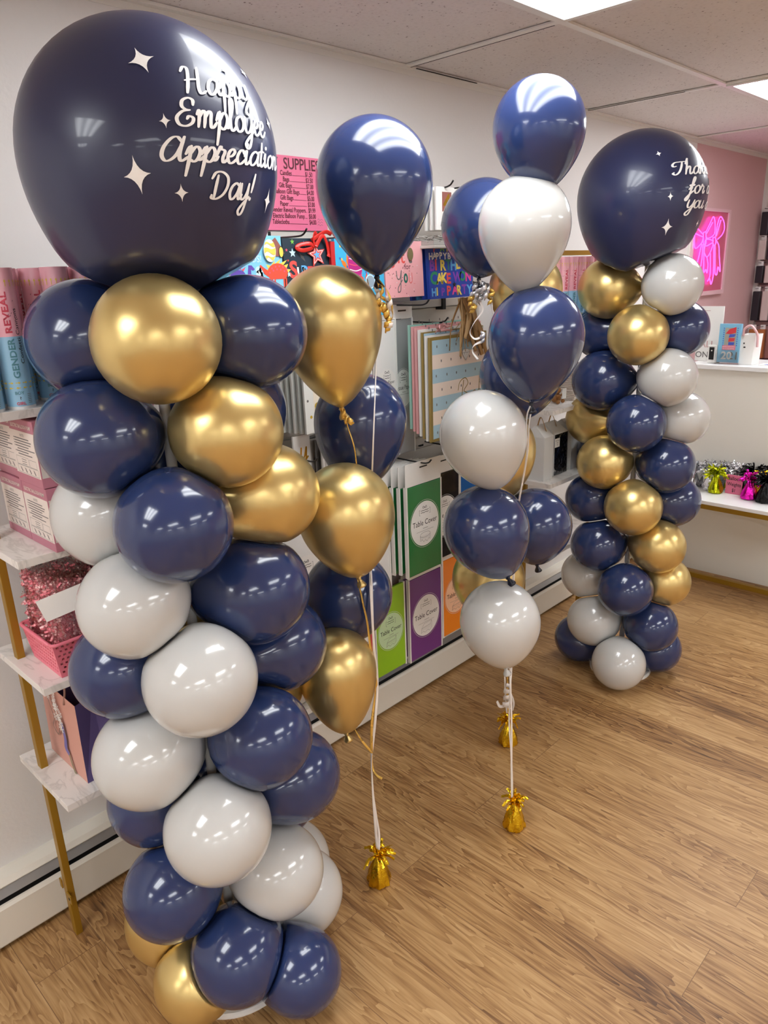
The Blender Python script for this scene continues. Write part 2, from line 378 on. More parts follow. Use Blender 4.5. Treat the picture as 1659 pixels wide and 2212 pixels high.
# slatwall board
sy0, sy1, sz0, sz1 = 1.12, 2.50, .20, 1.985
mb = MB(); mb.box(XW, XW+.012, sy0, sy1, sz0, sz1, m_slat)
z = sz0
while z < sz1-.02:
    mb.box(XW+.012, XW+.022, sy0, sy1, z+.010, min(z+.076, sz1), m_slat, bev=.002); z += .0762*1.0
mb.box(XW, XW+.024, sy1, sy1+.012, sz0, sz1, m_slat)
tag(part('slatwall_board', mb), 'off-white slatted wall board behind the hanging gift bags and table covers', 'slatwall')
# narrow bracket rails that run over the slots
for (ry0, ry1, rz, lab) in ((1.70, 2.46, 1.59, 'grey hang rail below the hanging gift bags'), (1.55, 2.46, 1.075, 'grey hang rail above the table cover packs')):
    mb = MB(); mb.box(XW+.022, XW+.05, ry0, ry1, rz-.014, rz+.014, m_slat, bev=.003)
    for yy in (ry0+.12, ry1-.22): mb.box(XW+.022, XW+.058, yy, yy+.018, rz-.026, rz+.026, m_black)
    tag(part('hang_rail', mb), lab, 'rail', 'hang rails on the slatwall')

# end strip of the wall and pillar-like edge
mb = MB(); mb.box(XW, XW+.012, 4.585, 4.625, .2, 1.86, m_trim); struct('trim_4', mb)
mb = MB(); mb.box(XW, XW+.03, Y1-.05, Y1, 0, CZ-.01, m_trim); struct('trim_5', mb)

# reception counter
m_counter = mat('counter_laminate', (234, 231, 222), .45)
m_ctop = mat('counter_top', (240, 240, 240), .2)
t = thing('counter', 'off-white reception counter with a bright white top at the right', 'counter', (-.2, 4.3, 0))
mb = MB(); mb.box(-1.615, 1.4, 4.07, 4.11, 0, 1.152, m_counter); mb.box(-1.615, -1.58, 4.11, 4.62, 0, 1.152, m_counter); part('front_panel', mb, t)
mb = MB(); mb.box(-1.64, 1.4, 4.055, 4.40, 1.152, 1.176, m_ctop, bev=.003); part('top', mb, t)
# low display bench in front of the counter
t = thing('display_bench', 'white-topped low bench with a gold frame against the counter front', 'bench', (-.4, 3.9, 0))
mb = MB(); mb.box(-1.62, 1.2, 3.75, 4.066, .500, .520, m_ctop, bev=.003); part('top', mb, t)
mb = MB(); mb.box(-1.62, 1.2, 3.756, 3.781, .474, .4995, m_goldpaint); mb.box(-1.62, 1.2, 4.04, 4.065, .474, .4995, m_goldpaint)
mb.box(-1.62, -1.595, 3.75, 4.065, .474, .4995, m_goldpaint); part('top_rail', mb, t, label='gold rail under the white top')
mb = MB(); mb.box(-1.62, 1.2, 3.95, 3.975, .0, .026, m_goldpaint); part('bottom_rail', mb, t, label='gold rail on the floor')
for lx in (-1.62, 1.175):
    mb = MB(); mb.box(lx, lx+.025, 3.95, 3.975, .026, .4745, m_goldpaint); part('leg', mb, t)

# neon bow sign on the left wall
nx = XW
t = thing('neon_sign', 'glowing magenta neon sign of three ribbon bows on a pink board', 'neon sign', (nx, 4.87, 1.75))
m_npink = mat('neon_board_pink', (196, 92, 118), .3); m_nframe = mat('neon_board_edge', (226, 190, 196), .35)
mb = MB(); mb.box(nx+.001, nx+.015, 4.615, 5.125, 1.525, 1.99, m_npink); part('board', mb, t)
mb = MB()
for (a, b_, c, d) in ((4.595, 5.155, 1.99, 2.008), (4.595, 5.155, 1.500, 1.525), (4.595, 4.615, 1.525, 1.99), (5.125, 5.155, 1.525, 1.99)): mb.box(nx+.001, nx+.024, a, b_, c, d, m_nframe)
part('board_frame', mb, t)
F = frame((nx+.03, 4.62, 1.53), (0, 1, 0), (0, 0, 1))
def ntube(pts, close=False):
    b_ = MB(); P = smooth_path([F(a, c, 0) for a, c in pts], 6); b_.tube(P, .0030, m_neon, n=6); part('tube', b_, t, smooth=True, label='lit magenta tube')
NS = [[(4.76,1.872),(4.812,1.92),(4.854,1.959),(4.888,1.927),(4.897,1.869),(4.857,1.845),(4.781,1.837),(4.761,1.868)],[(4.775,1.863),(4.849,1.926)],[(4.917,1.845),(4.931,1.918),(4.966,1.962),(5.028,1.934),(5.047,1.89),(5.015,1.856),(4.954,1.831)],[(4.929,1.85),(4.978,1.943)],[(4.719,1.858),(4.658,1.88),(4.612,1.891),(4.6,1.866),(4.611,1.792),(4.644,1.78),(4.712,1.811),(4.73,1.839)],[(4.607,1.861),(4.716,1.844)],[(4.723,1.867),(4.761,1.868),(4.776,1.806),(4.738,1.806),(4.724,1.865)],[(4.89,1.821),(4.822,1.83),(4.765,1.825),(4.765,1.801),(4.793,1.792),(4.879,1.811)],[(4.767,1.792),(4.763,1.758),(4.808,1.729),(4.855,1.753),(4.894,1.806)],[(4.878,1.84),(4.918,1.84),(4.928,1.801),(4.888,1.801),(4.879,1.838)],[(4.713,1.806),(4.695,1.749),(4.675,1.701)],[(4.729,1.801),(4.737,1.734),(4.731,1.676)],[(4.749,1.801),(4.768,1.71),(4.785,1.641),(4.814,1.655),(4.836,1.635),(4.839,1.684),(4.811,1.729)],[(4.862,1.748),(4.887,1.624),(4.857,1.585),(4.887,1.599),(4.918,1.565),(4.939,1.633),(4.903,1.796)],[(4.923,1.796),(4.946,1.707),(4.966,1.632),(4.996,1.621),(5.005,1.666),(5.047,1.64),(5.008,1.732),(4.985,1.791),(4.935,1.826)]]
for P_ in NS: ntube([(a-4.62, c-1.53) for a, c in P_])

# things on the counter
F = frame((-1.657, 4.1995, 1.177), (1, 0, 0), (0, 0, 1))
t = thing('counter_poster', 'white poster card with pale lettering standing on the counter behind the black-screened card reader', 'poster', (-1.56, 4.2, 1.177))
mb = MB(); mb.box(-1.66, -1.525, 4.2, 4.206, 1.177, 1.47, m_white); part('card', mb, t)
m_pinkink = mat('pale_pink_ink', (205, 168, 166), .5); mb = MB()
text(mb, F, 'ALL', .018, .075, .05, m_pinkink, bold=.01); text(mb, F, 'ON', .0, .02, .045, m_greyink, bold=.01); line2(mb, F, [(.0, .27), (.06, .27)], .003, m_pinkink); text(mb, F, 'AE', .035, .2, .02, m_greyink)
part('lettering', mb, t)
t = thing('card_reader', 'small white card reader with a black screen on the counter', 'card reader', (-1.535, 4.13, 1.177))
mb = MB(); mb.box(-1.562, -1.512, 4.12, 4.15, 1.177, 1.272, m_whiteplas, bev=.004); part('body', mb, t)
mb = MB(); mb.box(-1.553, -1.527, 4.1185, 4.121, 1.196, 1.262, m_black); Fs = frame((-1.553, 4.1182, 1.196), (1, 0, 0), (0, 0, 1)); poly(mb, Fs, ell(.013, .048, .004, .004, 10), m_white); part('screen', mb, t)
mb = MB(); mb.box(-1.515, -1.507, 4.13, 4.16, 1.177, 1.285, m_whiteplas, bev=.002); part('stand', mb, t)
m_lblue = mat('light_blue_card', (128, 190, 222), .4); m_red = mat('red_ink', (208, 58, 66), .5); m_blueink = mat('blue_ink', (70, 90, 190), .5); m_yel = mat('yellow_ink', (226, 200, 72), .5)
m_pinkcard = mat('pink_card', (226, 128, 150), .5)
t = thing('brochure_holder', 'light blue brochure stack in a clear holder on the counter', 'brochure', (-1.455, 4.13, 1.177))
mb = MB(); mb.box(-1.51, -1.40, 4.12, 4.14, 1.185, 1.385, m_lblue); part('brochure', mb, t)
F = frame((-1.51, 4.1195, 1.185), (1, 0, 0), (0, 0, 1)); mb = MB()
poly(mb, F, [(.03, .075), (.088, .075), (.088, .18), (.03, .18)], mat('warm_grey_ink', (160, 160, 150), .5), .0003)
poly(mb, F, [(.034, .15), (.05, .172), (.085, .185), (.085, .155), (.06, .148)], m_red, .0006); poly(mb, F, [(.05, .13), (.08, .135), (.085, .148), (.055, .147)], m_blueink, .0006)
poly(mb, F, [(.05, .108), (.08, .112), (.083, .128), (.052, .128)], m_red, .0006); poly(mb, F, [(.052, .09), (.08, .092), (.083, .106), (.052, .106)], m_blueink, .0006)
poly(mb, F, [(.022, .066), (.09, .066), (.09, .09), (.022, .09)], m_pinkcard, .0007); text(mb, F, 'BALLOON', .026, .08, .009, m_white, .001, width=.058); text(mb, F, 'BOUQUETS', .026, .069, .009, m_white, .001, width=.058)
text(mb, F, '20', .02, .018, .055, m_white, .0008, bold=.03); text(mb, F, '21', .058, .018, .055, m_greyink, .0006, bold=.01)
for k in range(9):
    for xx in (.024, .094): poly(mb, F, ell(xx, .09+.011*k, .0028, .0028, 8), m_blueink, .0007)
part('print', mb, t)
mb = MB(); mb.box(-1.515, -1.39, 4.108, 4.112, 1.177, 1.25, m_film); mb.box(-1.515, -1.39, 4.15, 4.154, 1.177, 1.33, m_film); mb.box(-1.515, -1.39, 4.108, 4.154, 1.177, 1.181, m_film); part('holder', mb, t)
t = thing('gift_bag', 'small white gift bag with twisted pink handles on the counter', 'gift bag', (-1.345, 4.16, 1.177), 'gift bags')
mb = MB(); v = [(-1.40, 4.13, 1.177), (-1.335, 4.13, 1.177), (-1.318, 4.19, 1.177), (-1.385, 4.19, 1.177), (-1.402, 4.13, 1.33), (-1.33, 4.13, 1.33), (-1.312, 4.19, 1.335), (-1.385, 4.19, 1.335)]
mb.mesh(v, [(0, 1, 5, 4), (1, 2, 6, 5), (2, 3, 7, 6), (3, 0, 4, 7), (0, 3, 2, 1)], m_white); part('body', mb, t)
m_phand = mat('pink_cord', (222, 176, 178), .5); mb = MB(); mb.tube(smooth_path([(-1.39, 4.128, 1.325), (-1.385, 4.125, 1.36), (-1.355, 4.12, 1.378), (-1.33, 4.12, 1.355), (-1.318, 4.126, 1.325), (-1.315, 4.128, 1.27)]), .006, m_phand); part('handle', mb, t, smooth=True)
F = frame((-1.40, 4.1295, 1.177), (1, 0, 0), (0, 0, 1)); mb = MB(); poly(mb, F, ell(.022, .09, .006, .004, 10), m_ink); poly(mb, F, ell(.018, .11, .004, .004, 10), m_ink); part('print', mb, t)
for k, (px_, py_) in enumerate(((-1.30, 4.16), (-1.18, 4.20))):
    mb = MB(); mb.box(px_, px_+.10, py_-.03, py_+.05, 1.1765, 1.180+.002*k, m_white); F = frame((px_, py_-.03, 1.1806+.002*k), (1, 0, 0), (0, 1, 0)); poly(mb, F, [(.02, .01), (.08, .01), (.07, .03), (.03, .03)], m_blueink, .0004)
    tag(part('paper_stack', mb), ('small stack of printed papers on the counter beside the white gift bag', 'small stack of printed papers on the counter at the right edge of the photo')[k], 'papers', 'papers on the counter')

# hanging packs on the far wall, right edge of the photo
m_dk = mat('dark_pack', (34, 32, 40), .3); m_wp = mat('pale_pack', (206, 190, 184), .35); m_or = mat('amber_pack', (176, 108, 60), .35); m_pk = mat('dusty_pack', (150, 104, 96), .4)
rows = [(1.86, 2.04, ('d', 'w', 'd')), (1.70, 1.86, ('w', 'd', 'w')), (1.545, 1.69, ('d', 'w', 'p')), (1.29, 1.52, ('d', 'w', 'd')), (1.03, 1.26, ('o', 'o', 'p')), (.78, .98, ('p', 'd', 'p'))]
wd = {'d': ('black', m_dk), 'w': ('pale', m_wp), 'o': ('amber', m_or), 'p': ('dusty pink', m_pk)}
nth = ('top', 'second', 'third', 'fourth', 'fifth', 'lowest')
for ri, (z0, z1, cs) in enumerate(rows):
    for k, c in enumerate(cs):
        y = Y1-.10; x0 = -1.885+k*.062; rr_ = random.uniform(.0, .012)
        t = thing('hanging_pack', '%s narrow pack, %s from the left, %s row on the far wall' % (wd[c][0], ('first', 'second', 'third')[k], nth[ri]), 'pack', (x0+.025, y, z0))
        t['group'] = 'packs hanging on the far wall'
        mb = MB(); mb.box(x0, x0+.05, y-.02-rr_, y+.02, z0, z1-.03, wd[c][1], bev=.006); part('pack', mb, t)
        mb = MB(); mb.box(x0+.008, x0+.042, y-.001, y+.001, z1-.03, z1, m_whiteplas); part('header', mb, t)
        mb = MB(); mb.box(x0+.023, x0+.027, y-.05, Y1, z1-.012, z1-.008, m_black); part('hook', mb, t)
for k, z in enumerate((1.86, 1.70, 1.53, 1.275, 1.0)):
    mb = MB(); mb.box(-1.90, -1.0, Y1-.03, Y1-.001, z, z+.02, mat('mauve_rail', (120, 84, 92), .5))
    tag(part('wall_rail', mb), 'mauve rail on the far wall, %s from the top' % ('first', 'second', 'third', 'fourth', 'fifth')[k], 'rail', 'rails on the far wall')
# ================================================================ gold shelf units with marble boards
SZ = (.544, .855, 1.158, 1.467)
m_cpink = mat('cannon_pink', (240, 178, 192), .22, coat=.4); m_cblue = mat('cannon_blue', (152, 200, 230), .22, coat=.4); m_cend = mat('cannon_cap', (226, 226, 226), .4)
m_cred = mat('cannon_red', (206, 70, 92), .4); m_cteal = mat('cannon_teal', (82, 140, 156), .4)
def shelf_unit(y0, y1, posts, label, xf=-1.551, tb=1.72):
    t = thing('shelf_unit', label, 'shelf', (-1.746, y0, 0), 'gold shelf units')
    for py in posts:
        mb = MB(); mb.box(-1.762, -1.738, py-.009, py+.009, 0, tb+.012, m_goldpaint, bev=.0015); p = part('post', mb, t, label='gold square post')
        b_ = MB(); b_.box(-1.738, -1.712, py-.013, py-.009, .126, .156, m_goldpaint, bev=.0015); b_.box(-1.776, -1.762, py-.013, py-.009, .150, .178, m_goldpaint, bev=.0015); b_.lathe([(.0045, 0), (.0045, .0006), (.0, .0006)], m_heat_dark, (-1.723, py-.0131, .141), (0, -1, 0), 10); part('bracket', b_, p)
    for k, z in enumerate(SZ):
        mb = MB(); mb.box(-1.84, xf, y0, y1, z-.018, z, m_marble, bev=.001); part('shelf', mb, t, label='white marble-look board')
    mb = MB(); mb.box(-1.762, -1.742, posts[0], posts[-1], tb, tb+.02, m_goldpaint); part('top_bar', mb, t)
    return t
shelf_unit(.478, 1.06, (.503, .745, 1.045), 'near gold-framed shelf unit with marble boards left of the tall balloon column')
shelf_unit(2.535, 3.20, (2.662, 3.19), 'far gold-framed shelf unit behind the distant balloon column', -1.541, 1.748)

def cannon(x, y, z, lab, r=.0272, h=.272, ang=-.34, letters=True, grp='confetti cannons on the near top shelf', two=False):
    t = thing('confetti_cannon', lab, 'confetti cannon', (x, y, z), grp)
    mb = MB(); mb.lathe([(r*.96, 0), (r*.98, .006)], m_cend, (x, y, z), n=28); mb.lathe([(r, .006), (r, .143)], m_cblue, (x, y, z), n=28); mb.lathe([(r, .143), (r, h)], m_cpink, (x, y, z), n=28)
    mb.lathe([(r, h), (r*.93, h), (r*.93, h-.006), (0, h-.006)], m_cend, (x, y, z), n=28); part('tube', mb, t, smooth='auto')
    if letters:
        def F(a, b_, hh=0):
            th = ang+a/r; return Vector((x+(r+hh+.0004)*math.cos(th), y+(r+hh+.0004)*math.sin(th), z+b_))
        mb = MB()
        text(mb, F, 'GENDER', .001, .062, .0165, m_cteal, .0002, rot=True, width=.078, bold=.03); text(mb, F, 'REVEAL', .001, .150, .0165, m_cred, .0002, rot=True, width=.078, bold=.03)
        text(mb, F, 'Confetti', .017, .09, .0105, m_ink, .0002, rot=True, width=.050); text(mb, F, 'Cannons', .017, .146, .0105, m_ink, .0002, rot=True, width=.050)
        text(mb, F, 'BOY', 0, .030, .0085, m_cteal, .0002, 'C', bold=.02); text(mb, F, '?', 0, .0195, .0085, m_ink, .0002, 'C', bold=.02); text(mb, F, 'GIRL', 0, .009, .0085, m_cred, .0002, 'C', bold=.02)
        for zz, d in ((.053, 1), (.043, -1)):
            for k in range(9):
                a = (k-4)*.013; line2(mb, F, [(a-.004, zz), (a+.003, zz)], .0014, m_yel, .0002)
                mb.face([F(a+d*.005, zz, .0002), F(a+d*.001, zz+.0024, .0002), F(a+d*.001, zz-.0024, .0002)], m_yel)
        for k in range(12):
            a = (k-6)*.0095; line2(mb, F, [(a, .238), (a, .247)], .0012, m_yel, .0002); mb.face([F(a, .251, .0002), F(a-.0022, .246, .0002), F(a+.0022, .246, .0002)], m_yel)
        for k in range(6): line2(mb, F, [(.014, .012+.0035*k), (.021, .012+.0035*k)], .0008, m_greyink, .0002)
        for k in range(14):
            a, b2 = random.uniform(-.03, .03), random.uniform(.15, .235); line2(mb, F, [(a, b2), (a+.001, b2+.002)], .0008, m_ink, .0003)
        part('lettering', mb, t)
    return t
c0 = None
rowx = (-1.583, -1.645, -1.707)
rown = ('front', 'middle', 'back'); ordn = ('first', 'second', 'third', 'fourth', 'fifth', 'sixth', 'seventh', 'eighth', 'ninth')
for ri, rx in enumerate(rowx):
    for k in range(8):
        y = .507+.062*k+(0, .018, .008)[ri]+(.052 if (ri == 0 and k > 1) else 0)
        if ri == 0: y = (.505, .566)[k]-.008 if k < 2 else .668+.061*(k-2)
        if y > 1.02: continue
        lab = 'pink and blue confetti tube, %s in the %s row on the near top shelf' % (ordn[k], rown[ri])
        if c0 is None: c0 = cannon(rx, y, SZ[3], lab); c0['group'] = 'confetti cannons on the near top shelf'
        else: dup(c0, (rx, y, SZ[3]), lab)
for ri, rx in enumerate((-1.60, -1.665)):
    for k in range(8):
        y = 2.60+.064*k+(.02 if ri else 0)
        dup(c0, (rx, y, SZ[3]), 'pink and blue confetti tube, %s in the %s row on the far top shelf' % (ordn[k], ('front', 'back')[ri]), 'confetti cannons on the far top shelf')

# electric balloon pump boxes
m_mauve = mat('box_mauve', (188, 120, 138), .45); m_boxw = mat('box_white', (234, 222, 214), .45); m_boxside = mat('box_side', (214, 206, 200), .45)
def pump_box(x1, y0, z0, lab, w=.131, d=.13, h=.141):
    t = thing('pump_box', lab, 'box', (x1-w/2, y0+d/2, z0), 'balloon pump boxes on the near shelf')
    mb = MB(); mb.box(x1-w, x1, y0, y0+d, z0, z0+h, m_mauve, bev=.0012); part('carton', mb, t)
    F = frame((x1-w, y0, z0), (1, 0, 0), (0, 0, 1)); mb = MB()
    poly(mb, F, [(.001, .020), (w-.001, .020), (w-.001, .115), (.001, .115)], m_boxw, .0003)
    text(mb, F, 'ELECTRIC BALLOON PUMP', w/2, .122, .011, m_boxw, .0005, 'C', width=w*.82, bold=.02)
    text(mb, F, 'NOTE', w/2, .104, .008, m_greyink, .0006, 'C')
    for k in range(7):
        zz = .099-.0058*k; a = .022 if k not in (4, 6) else .030; line2(mb, F, [(a, zz), (a+random.uniform(.06, .09), zz)], .0022, m_greyink, .0006)
        if k not in (4, 6): poly(mb, F, ell(.018, zz, .0014, .0014, 8), m_ink, .0006)
    for (a, b_, c, d_) in ((.014, .078, .040, .058), (.082, .118, .040, .056), (.014, .122, .0225, .0385)): line2(mb, F, [(a, c), (b_, c), (b_, d_), (a, d_)], .0007, m_greyink, .0006, close=True)
    for k in range(3): line2(mb, F, [(.042, .043+.005*k), (.066, .043+.005*k)], .0013, m_greyink, .0006)
    for k in range(4): poly(mb, F, [(.026+.023*k, .036), (.032+.023*k, .033), (.038+.023*k, .025), (.034+.023*k, .025)], m_ink, .0006)
    G = frame((x1, y0, z0), (0, 1, 0), (0, 0, 1)); poly(mb, G, [(.002, .022), (d-.002, .022), (d-.002, .116), (.002, .116)], m_boxside, .0003)
    part('label_print', mb, t)
    return t
S3 = SZ[2]
b0 = pump_box(-1.538, .556, S3, 'mauve balloon pump box, lower right of the visible stack')
xx = b0.location.x
for dx, dz, dy, lab in ((-.133, 0, 0, 'mauve balloon pump box, lower left of the visible stack'), (0, .1425, -.003, 'mauve balloon pump box, upper right of the visible stack'), (-.134, .1425, .004, 'mauve balloon pump box, upper left of the visible stack'),
                        (0, 0, .14, 'mauve balloon pump box in the second lower pair, mostly hidden'), (0, .1425, .14, 'mauve balloon pump box in the second upper pair, mostly hidden')):
    dup(b0, (xx+dx, b0.location.y+dy, S3+dz), lab)

# pink basket with bags of shredded paper
m_bpink = mat('basket_pink', (242, 128, 146), .4)
def basket(x0, x1, y0, y1, z0, h, m, lab, name='plastic_basket', slope=.012, hole=True, cat='basket'):
    t = thing(name, lab, cat, ((x0+x1)/2, (y0+y1)/2, z0))
    mb = MB()
    base = [(x0+slope, y0+slope), (x1-slope, y0+slope), (x1-slope, y1-slope), (x0+slope, y1-slope)]; top = [(x0, y0), (x1, y0), (x1, y1), (x0, y1)]
    for s in range(4):
        A, B_, A2, B2 = [Vector((*p, z)) for p, z in ((base[s], z0), (base[(s+1) % 4], z0), (top[s], z0+h), (top[(s+1) % 4], z0+h))]
        nx_ = int((B_-A).length/.0055); nz = int(h/.0055)
        g = lambda i, j: (A.lerp(B_, i/nx_)).lerp(A2.lerp(B2, i/nx_), j/nz)
        for i in range(nx_):
            for j in range(nz):
                if hole and 0 < j < nz-1 and 0 < i < nx_-1 and (j % 2 == 0) and ((i+j//2) % 2 == 0): continue
                mb.face([g(i, j), g(i+1, j), g(i+1, j+1), g(i, j+1)], m)
    mb.face([(*p, z0) for p in base], m)
    o = part('walls', mb, t); md = o.modifiers.new('s', 'SOLIDIFY'); md.thickness = .003
    mb = MB(); P = []
    r_ = .012
    for cx_, cy_, a0 in ((x1-r_, y0+r_, -PI/2), (x1-r_, y1-r_, 0), (x0+r_, y1-r_, PI/2), (x0+r_, y0+r_, PI)):
        for k in range(5): P.append((cx_+(r_+.002)*math.cos(a0+PI/2*k/4), cy_+(r_+.002)*math.sin(a0+PI/2*k/4), z0+h))
    P.append(P[0]); mb.tube(P, .0042, m, n=8); part('rim', mb, t, smooth=True)
    return t
basket(-1.735, -1.555, .515, .80, SZ[1]+.001, .088, m_bpink, 'pink woven-look plastic basket of shredded paper bags on the near shelf')
m_shred = [mat('shred_pink', (250, 172, 178), .5), mat('shred_rose', (244, 144, 156), .5), mat('shred_pale', (254, 210, 210), .45)]
def shred_bag(x0, x1, y0, y1, z0, z1, lab, seed):
    rnd = random.Random(seed)
    t = thing('shredded_paper_bag', lab, 'bag', ((x0+x1)/2, (y0+y1)/2, z0), 'bags of pink shredded paper')
    mb = MB(); cx_, cy_, cz = (x0+x1)/2, (y0+y1)/2, (z0+z1)/2; ax_, ay_, az_ = (x1-x0)/2, (y1-y0)/2, (z1-z0)/2
    def skin(p, q, face):
        # a soft pillow: box faces that bulge
        bulge = (1-p*p)*(1-q*q)
        if face == 0: v = (p*.93, -.86-.12*bulge, q*.95)
        elif face == 1: v = (.88+.10*bulge, p*.93, q*.95)
        elif face == 2: v = (p*.93, q*.90, .84+.14*bulge)
        elif face == 3: v = (-.88-.10*bulge, p*.93, q*.95)
        else: v = (p*.93, .86+.12*bulge, q*.95)
        return v
    for _ in range(2900):
        face = rnd.choice((0, 0, 0, 1, 1, 2, 2, 3, 4)); pq = skin(rnd.uniform(-1, 1), rnd.uniform(-1, 1), face); k = rnd.uniform(.90, 1.0)
        p = Vector((cx_+ax_*pq[0]*k, cy_+ay_*pq[1]*k, cz+az_*pq[2]*k))
        d = Vector((rnd.uniform(-1, 1), rnd.uniform(-1, 1), rnd.uniform(-1.3, 1.3))).normalized()*rnd.uniform(.0025, .004); n_ = d.orthogonal().normalized(); e = d.cross(n_).normalized()*.0024; m = rnd.choice(m_shred)
        q = p; s = 1
        for k in range(4):
            q2 = q+d+n_*(.0022*s); s = -s; mb.face([q-e, q+e, q2+e, q2-e], m); q = q2
    o = part('shredded_paper', mb, t); o['kind'] = 'stuff'
    mb = MB(); bm = bmesh.new(); bmesh.ops.create_icosphere(bm, subdivisions=3, radius=1)
    vs_ = []
    for v in bm.verts:
        w = v.co; sg = lambda q: math.copysign(abs(q)**.42, q); k = 1+.03*math.sin(w.x*17+w.z*11)+.03*math.sin(w.y*23)
        vs_.append((cx_+ax_*k*sg(w.x), cy_+ay_*k*sg(w.y), cz+az_*k*sg(w.z)))
    mb.mesh(vs_, [[v.index for v in f.verts] for f in bm.faces], m_film); bm.free(); part('plastic_film', mb, t, smooth=True)
    mb = MB(); mb.box(cx_-ax_*.8, cx_+ax_*.8, cy_-ay_*.78, cy_+ay_*.78, cz-az_*.9, cz+az_*.76, m_shred[0], bev=.012); part('packed_core', mb, t)
    return t
shred_bag(-1.742, -1.560, .528, .66, SZ[1]+.006, 1.085, 'clear bag of pink shredded paper standing in the pink basket, front one with barcode card', 3)
shred_bag(-1.735, -1.570, .665, .79, SZ[1]+.006, 1.10, 'clear bag of pink shredded paper behind the front bag in the pink basket', 5)
t = thing('header_card', 'white barcode card folded over the shredded paper bag', 'card', (-1.56, .58, 1.03))
cA, cB = Vector((-1.577, .506, 1.050)), Vector((-1.530, .655, 1.084)); dn = Vector((.010, .012, -.05))
mb = MB(); nn = (cB-cA).cross(dn).normalized()*.001
mb.mesh([cA, cB, cB+dn, cA+dn, cA-nn, cB-nn, cB+dn-nn, cA+dn-nn], [(0, 1, 2, 3), (7, 6, 5, 4), (0, 4, 5, 1), (1, 5, 6, 2), (2, 6, 7, 3), (3, 7, 4, 0)], m_white); part('card', mb, t)
F = frame(cA+dn, (cB-cA).normalized(), (-dn).normalized()); s_ = 1 if (F(0, 0, 1)-F(0, 0, 0)).x > 0 else -1
mb = MB(); random.seed(4); a = .02
while a < .05:
    w = random.choice((.0008, .0014, .002)); line2(mb, F, [(a, .016), (a, .036)], w, m_ink, .0006*s_); a += w+random.choice((.0009, .0016))
line2(mb, F, [(.022, .011), (.046, .011)], .0025, m_greyink, .0006*s_); part('barcode', mb, t)

# floral gift bag on the lowest board
m_bagp = mat('bag_rose_kraft', (214, 158, 142), .5); m_bagv = mat('bag_violet_side', (96, 82, 134), .5)
t = thing('gift_bag', 'rose paper gift bag with violet sides and a flower print on the lowest near shelf', 'gift bag', (-1.70, .60, SZ[0]), 'gift bags')
x0, x1, y0, y1, z0, z1 = -1.803, -1.592, .548, .655, SZ[0]+.001, .757
mb = MB(); mb.face([(x0, y0, z0), (x1, y0, z0), (x1-.004, y0+.004, z1), (x0+.004, y0+.004, z1)], m_bagp); mb.face([(x0, y1, z0), (x0+.004, y1, z1), (x1-.004, y1, z1), (x1, y1, z0)], m_bagp); mb.face([(x0, y0, z0), (x1, y0, z0), (x1, y1, z0), (x0, y1, z0)], m_bagp)
ym = (y0+y1)/2
for xs, s_ in ((x1, -1), (x0, 1)):
    mb.face([(xs, y0, z0), (xs, ym, z0), (xs+s_*.022, ym, z1), (xs+s_*.004, y0+.004, z1)], m_bagv); mb.face([(xs, ym, z0), (xs, y1, z0), (xs+s_*.004, y1, z1), (xs+s_*.022, ym, z1)], m_bagv)
o = part('body', mb, t); md = o.modifiers.new('s', 'SOLIDIFY'); md.thickness = .001
F = frame((x0, y0-.003, z0), (1, 0, 0), (0, 0, 1)); mb = MB(); m_brn = mat('rope_print', (150, 112, 100), .5); m_vio = mat('violet_print', (118, 110, 176), .5); m_grn = mat('olive_print', (136, 128, 92), .5)
line2(mb, F, [(.05, .205), (.06, .17), (.075, .13), (.06, .10), (.085, .085), (.10, .12), (.09, .16), (.07, .20)], .006, m_brn, .0004, sm=6)
line2(mb, F, [(.12, .13), (.125, .09), (.118, .06), (.128, .05)], .016, m_vio, .0005, sm=4); line2(mb, F, [(.13, .05), (.14, .02), (.15, .0)], .009, m_grn, .0004, sm=4)
rnd = random.Random(2)
for k in range(16):
    fx, fy = .075+.05*k/16+rnd.uniform(-.02, .025), .20-.085*k/16+rnd.uniform(-.01, .01)
    for q in range(6): a = q*PI/3+k; poly(mb, F, [(fx, fy), (fx+.009*math.cos(a-.25), fy+.009*math.sin(a-.25)), (fx+.012*math.cos(a), fy+.012*math.sin(a)), (fx+.009*math.cos(a+.25), fy+.009*math.sin(a+.25))], m_white, .0007+.00003*k)
part('flower_print', mb, t)
mb = MB(); mb.tube(smooth_path([(x0+.06, y0+.002, z1-.02), (x0+.06, y0+.01, z1+.02), (x0+.1, y0+.02, z1+.045), (x0+.145, y0+.01, z1+.02), (x0+.145, y0+.002, z1-.02)]), .0028, m_brn); part('handle', mb, t, smooth=True)

# ---- far shelf goods
m_wick = mat('wicker_white', (222, 208, 196), .6)
x0, x1, y0, y1, z0 = -1.76, -1.60, 2.79, 3.02, SZ[2]
t = thing('wicker_basket', 'whitewashed wicker basket on the far shelf beside the balloon column', 'basket', ((x0+x1)/2, (y0+y1)/2, z0))
mb = MB()
for k in range(16):
    z = z0+.004+k*.0075; off = 0 if k % 2 else .5
    for (A, B_) in (((x0, y0), (x1, y0)), ((x1, y0), (x1, y1)), ((x1, y1), (x0, y1)), ((x0, y1), (x0, y0))):
        A, B_ = Vector(A), Vector(B_); L_ = (B_-A).length; n = int(L_/.008); d = (B_-A)/L_; nr = Vector((d.y, -d.x))
        P = [(*(A+d*(L_*i/n)+nr*.0028*math.sin(PI*(i+off*2))+nr*(.0022*(1 if (i+k) % 2 else -1))), z) for i in range(n+1)]
        mb.tube(P, .0040, m_wick, n=5)
part('weave', mb, t, smooth=True)
